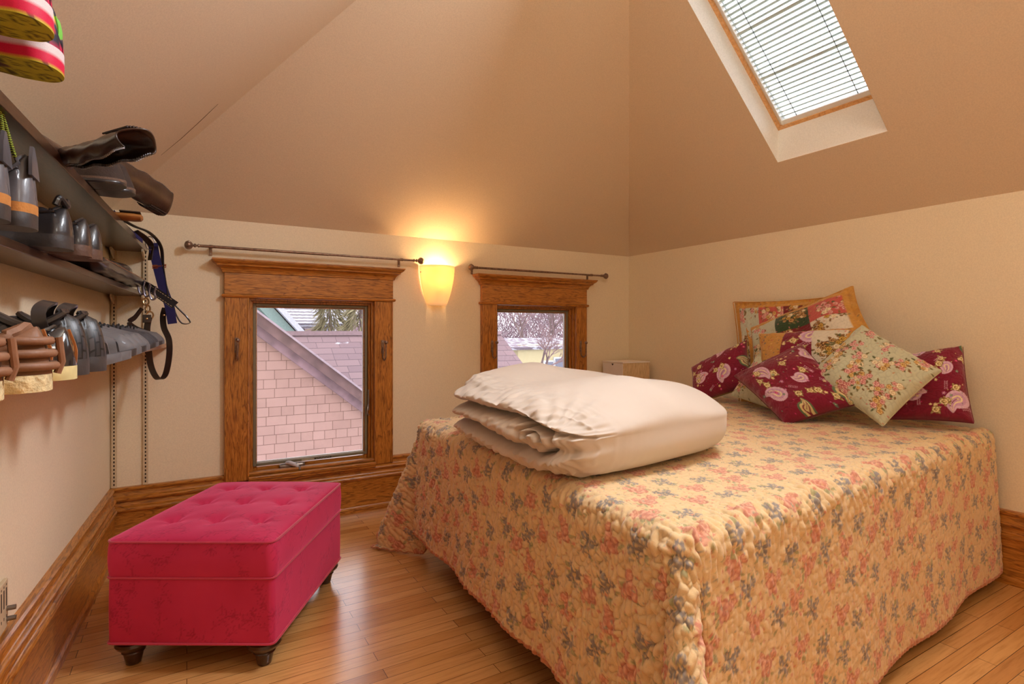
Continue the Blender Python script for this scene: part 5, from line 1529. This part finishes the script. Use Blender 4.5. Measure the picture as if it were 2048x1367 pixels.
for e in ((-.5, -1), (.5, 1)):
    pass
for dz in (-.016, .016):
    P_ = spline([Vector(sp(302, 578, 3.24)) + Vector((0, -.004, dz)), Vector(sp(320, 590, 3.2)) + Vector((0, -.004, dz)), Vector(sp(346, 607, 3.16)) + Vector((0, -.004, dz))], 10)
    for q in range(0, len(P_) - 1, 2): m.tube([P_[q], P_[q + 1]], .0013, 5)
m.build('strap_stitching', stitch_m, bg_)
for cx, cy, yy in ((284, 574, 3.30), (294, 578, 3.26), (306, 584, 3.22)):
    m = MB(); c = Vector(sp(cx, cy, yy)); m.tube(spline([c + Vector(q) for q in ((-.010, 0, .034), (-.016, 0, 0), (-.006, 0, -.034), (.010, 0, -.028), (.006, 0, 0), (.012, 0, .030))], 5), .0048, 8); m.build('clasp_ring', pmat('grey_clasp_metal', (140, 136, 150), .3, .9), bg_, smooth=True)

lh = thing('leather_strap', 'dark leather strap with brass hook looping below the lowest shelf', 'strap', (0, 0, 0))
brass = pmat('brass_hook', (196, 160, 112), .3, .9)
for (cx, cy, rx, rz) in ((292, 603, .012, .018), (296, 617, .009, .016), (300, 630, .014, .018)):
    m = MB(); c = Vector(sp(cx, cy, 3.3)); m.tube([c + Vector((rx * math.cos(a), .004 * math.sin(a), rz * math.sin(a))) for a in np.linspace(0, 2 * math.pi, 18, endpoint=False)], .0038, 8, closed=True); m.build('snap_hook', brass, lh, smooth=True)
ribbon([sp(298, 634, 3.3), sp(294, 660, 3.3), sp(297, 700, 3.32), sp(303, 735, 3.34), sp(316, 757, 3.36), sp(330, 750, 3.4), sp(338, 715, 3.42), sp(338, 680, 3.44), sp(328, 655, 3.45), sp(326, 632, 3.46), sp(330, 615, 3.47)], (1, -.5, .1), .030, .004, 8).build('long_strap', drk, lh, smooth=True)
ribbon([sp(284, 616, 3.3), sp(270, 634, 3.3), sp(258, 644, 3.3), sp(270, 655, 3.3), sp(290, 664, 3.3)], (.2, -.4, .9), .024, .004).build('side_loop', drk, lh, smooth=True)
m = MB(); c = Vector(sp(294, 637, 3.29)); m.box(c + Vector((-.018, -.012, -.020)), c + Vector((.018, -.002, .020))); m.build('rivet_tab', drk, lh, bevel=.002)
m = MB(); m.lathe([(.001, -.006), (.005, -.004), (.005, 0)], c=tuple(c + Vector((0, -.010, 0))), n=12, axis='y'); m.build('rivet', brass, lh)
m = MB(); c = Vector(sp(328, 630, 3.42)); m.lathe([(.001, -.006), (.005, -.004), (.005, 0)], c=tuple(c + Vector((0, -.012, 0))), n=12, axis='y'); m.build('rivet', brass, lh)

# ================================================================== outside the windows
EX = .42      # painted surfaces out of doors are ordinary mid tones
def shingle_mat(name, c1, c2, gap, bw, rh, kind='XZ', snow=None, sm=.004):
    t = NT(name); tc = t.n('ShaderNodeTexCoord'); sx = t.n('ShaderNodeSeparateXYZ'); cb = t.n('ShaderNodeCombineXYZ'); t.l(tc.outputs['Object'], sx.inputs[0])
    t.l(sx.outputs['X'], cb.inputs[0]); t.l(sx.outputs['Z'], cb.inputs[1])
    br = t.n('ShaderNodeTexBrick', offset=.41, offset_frequency=2, squash=.62, squash_frequency=3)
    br.inputs['Scale'].default_value = 1; br.inputs['Brick Width'].default_value = bw; br.inputs['Row Height'].default_value = rh; br.inputs['Mortar Size'].default_value = sm; br.inputs['Mortar Smooth'].default_value = .1
    br.inputs['Color1'].default_value = L4(c1); br.inputs['Color2'].default_value = L4(c2); br.inputs['Mortar'].default_value = L4(gap); t.l(cb.outputs[0], br.inputs['Vector'])
    c = br.outputs['Color']
    no = t.n('ShaderNodeTexNoise', i_Scale=3.5, i_Detail=5.0); t.l(tc.outputs['Object'], no.inputs['Vector'])
    if snow: c = t.mix(c, L4((186, 188, 196)), t.ramp(no.outputs[0], [(snow, (0, 0, 0, 1)), (snow + .06, (1, 1, 1, 1))]))
    else: c = t.mix(c, t.ramp(no.outputs[0], [(.3, (.88, .86, .86, 1)), (.7, (1.05, 1.03, 1.03, 1))]), .7, 'MULTIPLY')
    t.l(c, t.b.inputs['Base Color']); t.b.inputs['Roughness'].default_value = .9; return t.m


side_m = shingle_mat('pale_pink_wall_shingles', (146, 118, 110), (138, 110, 102), (88, 64, 56), .20, .098, sm=.0028)
rake_m = pmat('mauve_rake_board', (108, 86, 92), .8, nscale=7, nvar=.35, bump=.2)
roof_m = shingle_mat('weathered_mauve_roof_shingles', (124, 104, 106), (114, 94, 98), (84, 68, 70), .34, .095, sm=.004)
roofsn_m = shingle_mat('roof_shingles_with_snow', (124, 102, 104), (112, 92, 96), (84, 68, 72), .34, .085, snow=.66, sm=.004)


def prism(mb, pts, dvec):
    pts = [Vector(p) for p in pts]; k = len(pts); d = Vector(dvec)
    mb.add(pts + [p + d for p in pts], [tuple(range(k))[::-1], tuple(range(k, 2 * k))] + [(i, (i + 1) % k, (i + 1) % k + k, i + k) for i in range(k)])


GY = 6.3
nb = thing('neighbouring_house', 'pink shingled house gable with mauve roof outside the larger window', 'house', (1.0, GY, -3))
def nbp(name, mb, mat, **k):
    o = mb.build(name, mat, nb, **k); o.location = (-1.0, -GY, 3); return o
a1, a2 = aty(513, 664, GY), aty(728, 822, GY)     # lower side of the rake
sl = (a2.z - a1.z) / (a2.x - a1.x)
xl, xr = -1.2, 3.2
zl_, zr_ = a1.z + sl * (xl - a1.x), a1.z + sl * (xr - a1.x)
m = MB(); prism(m, [(xl, GY, -3), (xr, GY, -3), (xr, GY, zr_), (xl, GY, zl_)], (0, .2, 0)); nbp('gable_wall', m, side_m)
wd = .215
m = MB(); prism(m, [(xl, GY - .07, zl_ - .03), (xr, GY - .07, zr_ - .03), (xr, GY - .07, zr_ + .14), (xl, GY - .07, zl_ + .14)], (0, .1, 0)); nbp('rake_board', m, rake_m)
m = MB(); prism(m, [(xl, GY - .12, zl_ + .075), (xr, GY - .12, zr_ + .075), (xr, GY - .12, zr_ + .20), (xl, GY - .12, zl_ + .20)], (0, .2, 0)); nbp('rake_moulding', m, pmat('brown_mauve_moulding', (92, 70, 70), .8, nscale=9, nvar=.3))
m = MB(); prism(m, [(xl, GY - .15, zl_ + .20), (xr, GY - .15, zr_ + .20), (xr, GY - .15, zr_ + .225), (xl, GY - .15, zl_ + .225)], (0, 1.2, 0)); nbp('roof_edge', m, pmat('pale_roof_edge', (138, 124, 132), .8))
RYD = 9.0; RS = .62
rg = aty(600, 668, RYD).z
m = MB()
hipb = at_plane(1062, 748, (0, -RS, 1), rg - RS * RYD); hipt = aty(1000, 668, RYD)
dv_ = (hipb - hipt)
q1 = hipt + dv_ * 2.2
prism(m, [(-.5, RYD, rg), (hipt.x, RYD, rg), tuple(q1), (-.5, q1.y, q1.z)], (0, .1, -.15)); nbp('main_roof', m, roofsn_m)
m = MB(); m.box((-.5, RYD - .06, rg - .02), (hipt.x, RYD + .1, rg + .05)); nbp('ridge_cap', m, pmat('mauve_ridge_cap', (128, 108, 112), .8))

gg = thing('green_gable_house', 'green painted house gable behind the pink shingled house', 'house', (1.4, 14, -3))
m = MB(); g1_, g2_ = aty(545, 608, 14), aty(602, 670, 14); sl2 = (g2_.z - g1_.z) / (g2_.x - g1_.x)
def gp(x): return g1_.z + sl2 * (x - g1_.x)
prism(m, [(-2, 14, -3), (4.5, 14, -3), (4.5, 14, gp(4.5)), (-2, 14, gp(-2))], (0, .3, 0)); o = m.build('gable_wall', pmat('sage_green_boards', (88, 106, 102), .8, nscale=1.5, nvar=.2), gg); o.location = (-1.4, -14, 3)
m = MB(); prism(m, [(-2, 13.8, gp(-2) - .45), (4.5, 13.8, gp(4.5) - .45), (4.5, 13.8, gp(4.5) - .1), (-2, 13.8, gp(-2) - .1)], (0, .3, 0)); o = m.build('rake_board', pmat('green_rake_board', (108, 128, 122), .8), gg); o.location = (-1.4, -14, 3)
m = MB(); prism(m, [(-2, 13.6, gp(-2) - .05), (4.5, 13.6, gp(4.5) - .05), (4.5, 13.6, gp(4.5) + .12), (-2, 13.6, gp(-2) + .12)], (0, 3, 0)); o = m.build('snowy_roof_edge', pmat('snow_on_roof_edge', (158, 160, 168), .9), gg); o.location = (-1.4, -14, 3)

sn = thing('snowy_roofed_house', 'far house with snow striped shingle roof between green gable and conifer', 'house', (4, 22, -3))
stripe = NT('snow_striped_roof'); tc = stripe.n('ShaderNodeTexCoord'); wv = stripe.n('ShaderNodeTexWave', wave_type='BANDS', bands_direction='Z', i_Scale=2.6, i_Distortion=1.6); wv.inputs['Detail'].default_value = 3; wv.inputs['Detail Scale'].default_value = 4
stripe.l(tc.outputs['Object'], wv.inputs['Vector']); stripe.l(stripe.ramp(wv.outputs[0], [(.35, L4((92, 86, 92))), (.60, L4((150, 152, 160)))]), stripe.b.inputs['Base Color'])
zt_, zb_ = aty(600, 606, 24).z, aty(640, 646, 22).z; xr1, xr2 = aty(690, 606, 24).x, aty(696, 646, 22).x
m = MB(); prism(m, [(0, 24, zt_ + .3), (xr1, 24, zt_ + .3), (xr2, 22, zb_), (0, 22, zb_)], (0, .2, -.2)); o = m.build('roof', stripe.m, sn); o.location = (-4, -22, 3)
m = MB(); m.box((0, 22.4, -3), (xr2 - .4, 26, zb_ - .1)); o = m.build('house_wall', pmat('grey_house_wall', (150, 148, 158), .9), sn); o.location = (-4, -22, 3)
m = MB(); m.box((3.9, 22.2, -3), (4.2, 22.4, zb_)); o = m.build('porch_post', pmat('brown_porch_post', (124, 104, 104), .9), sn); o.location = (-4, -22, 3)

yh = thing('yellow_house', 'pale yellow house behind the bare tree outside the small window', 'house', (16.5, 25, -6))
ya, yb_ = aty(1036, 686, 25), aty(1150, 750, 25)
m = MB(); m.box((ya.x, 25, -6), (yb_.x + 3, 29, ya.z - .1)); o = m.build('house_wall', pmat('pale_yellow_siding', (176, 164, 126), .9, nvar=.06), yh); o.location = (-16.5, -25, 6)
m = MB(); prism(m, [(ya.x - 1.2, 24.6, ya.z - .2), (yb_.x + 3, 24.6, ya.z - .2), (yb_.x + 3, 27, ya.z + .25), (ya.x - .2, 27, ya.z + .25)], (0, .2, -.15)); o = m.build('snowy_roof', shingle_mat('house_roof_snow', (130, 116, 124), (120, 108, 116), (90, 80, 88), .6, .25, snow=.52), yh); o.location = (-16.5, -25, 6)
for wx, wz in ((1098, 735), (1118, 728)):
    c = aty(wx, wz, 24.95); m = MB(); m.box((c.x - .35, 24.93, c.z - .5), (c.x + .35, 25.0, c.z + .4)); o = m.build('window_frame', pmat('white_window_frame', (208, 210, 214), .7), yh); o.location = (-16.5, -25, 6)
    m = MB(); m.box((c.x - .26, 24.90, c.z - .42), (c.x + .26, 24.94, c.z + .32)); q = m.build('window_pane', pmat('dim_far_pane', (96, 98, 112), .3), o)

bark = pmat('grey_brown_bark', (108, 90, 88), .9, nscale=8, nvar=.2)
twig_m = pmat('mauve_twigs', (132, 108, 108), .9, nscale=3, nvar=.2)
def bare_tree(label, base, H, seed, spread=.55, levels=6, r0=.10, fork=2, group=None, trunk=3.0, L1=2.0):
    rt = random.Random(seed); root = thing('bare_tree', label, 'tree', base, 0, group)
    big, small = MB(), MB()
    def grow(p, d, L, r, lv):
        pts = [p]; dd = d.copy()
        for k in range(3):
            dd = (dd + Vector((rt.uniform(-.16, .16), rt.uniform(-.16, .16), rt.uniform(-.02, .12)))).normalized(); pts.append(pts[-1] + dd * L / 3)
        (big if lv <= 2 else small).tube(pts, [r, r * .9, r * .8, r * .68], 6 if lv <= 2 else 3, cap=False)
        if lv >= levels: return
        for k in range(fork + (1 if rt.random() < .55 else 0)):
            ax = Vector((rt.uniform(-1, 1), rt.uniform(-1, 1), rt.uniform(-.3, .3))).normalized(); nd = (dd + ax * spread * rt.uniform(.7, 1.4)).normalized()
            grow(pts[-1] if k < 2 else pts[2], nd, L * rt.uniform(.66, .84), r * .66, lv + 1)
    big.tube([(0, 0, 0), (0, 0, trunk)], [r0 * 1.3, r0], 8, cap=False)
    grow(Vector((0, 0, trunk)), Vector((0, 0, 1)), L1, r0, 0)
    big.build('trunk', bark, root, smooth=True); small.build('branches', twig_m, root)
    return root


c = aty(1072, 700, 12)
bare_tree('forked bare tree in front of the pale yellow house', (c.x, 12, -6.2), 9.5, 5, .62, 7, .060, trunk=5.6, L1=.62)
gb = 'bare trees beyond the far houses'
for i, (px, yy, hh, sd) in enumerate(((1010, 34, 14, 11), (1050, 30, 15, 12), (1095, 33, 14, 13), (1140, 31, 15, 14), (1175, 27, 13, 15))):
    c = aty(px, 661, yy)
    bare_tree(['bare tree leftmost beyond the small window', 'bare tree second from left beyond the small window', 'bare tree behind the yellow house roof', 'bare tree right of the yellow house', 'bare tree rightmost beyond the small window'][i], (c.x, yy, -6.2), hh, sd, .60, 8, .13, group=gb, trunk=4.5, L1=1.9)


rt = random.Random(77); m = MB()
for k in range(9500):
    p = Vector((rt.uniform(7, 44), rt.uniform(38, 44), rt.uniform(-3, 3.6) - .8 * rt.random() ** 2)); d = Vector((rt.uniform(-.7, .7), rt.uniform(-.2, .2), rt.uniform(.3, 1))).normalized() * rt.uniform(.8, 2.2)
    m.tube([p, p + d], [.035, .012], 3, cap=False)
o = m.build('distant_thicket', pmat('mauve_thicket', (140, 118, 124), .9, nscale=1, nvar=.15)); tag(o, 'mauve leafless thicket filling the horizon outside the small window', 'trees', kind='stuff')


def conifer(label, base, H, rad, seed):
    rt = random.Random(seed); root = thing('conifer', label, 'tree', base)
    m = MB(); m.tube([(0, 0, 0), (0, 0, H)], [.16, .02], 8); m.build('trunk', bark, root, smooth=True)
    V = []; F = []
    for i in range(1900):
        t = rt.random() ** .8; z = H * (.12 + .88 * t); R_ = rad * (1 - t) * rt.uniform(.4, 1) + .1; a = rt.uniform(0, 6.28)
        p = Vector((R_ * math.cos(a), R_ * math.sin(a), z)); d = Vector((math.cos(a + rt.uniform(-.6, .6)), math.sin(a + rt.uniform(-.6, .6)), -rt.uniform(.4, 1.6))).normalized(); L = rt.uniform(.25, .55); w_ = d.cross(Vector((rt.uniform(-1, 1), rt.uniform(-1, 1), .2))).normalized() * rt.uniform(.010, .028)
        n = len(V); V += [p - w_, p + w_, p + d * L * .6 + w_ * .7, p + d * L, p + d * L * .6 - w_ * .7]; F.append((n, n + 1, n + 2, n + 3, n + 4))
    obj('needles', V, F, pmat('olive_needles', (126, 118, 88), .9, nscale=2, nvar=.3), root)
    return root


c = aty(660, 640, 17); conifer('drooping olive conifer in front of the snow striped roof', (c.x, 17, -5), 7.6, 1.5, 3)
c = aty(722, 640, 16); conifer('drooping olive conifer at right edge of larger window view', (c.x, 16, -5), 7.8, 1.3, 4)
gr = obj('ground', [(-60, 4.5, -6.2), (90, 4.5, -6.2), (90, 90, -6.2), (-60, 90, -6.2)], [(0, 1, 2, 3)], pmat('snowy_ground', (190, 188, 196), .95, nscale=.3, nvar=.15)); struct(gr)
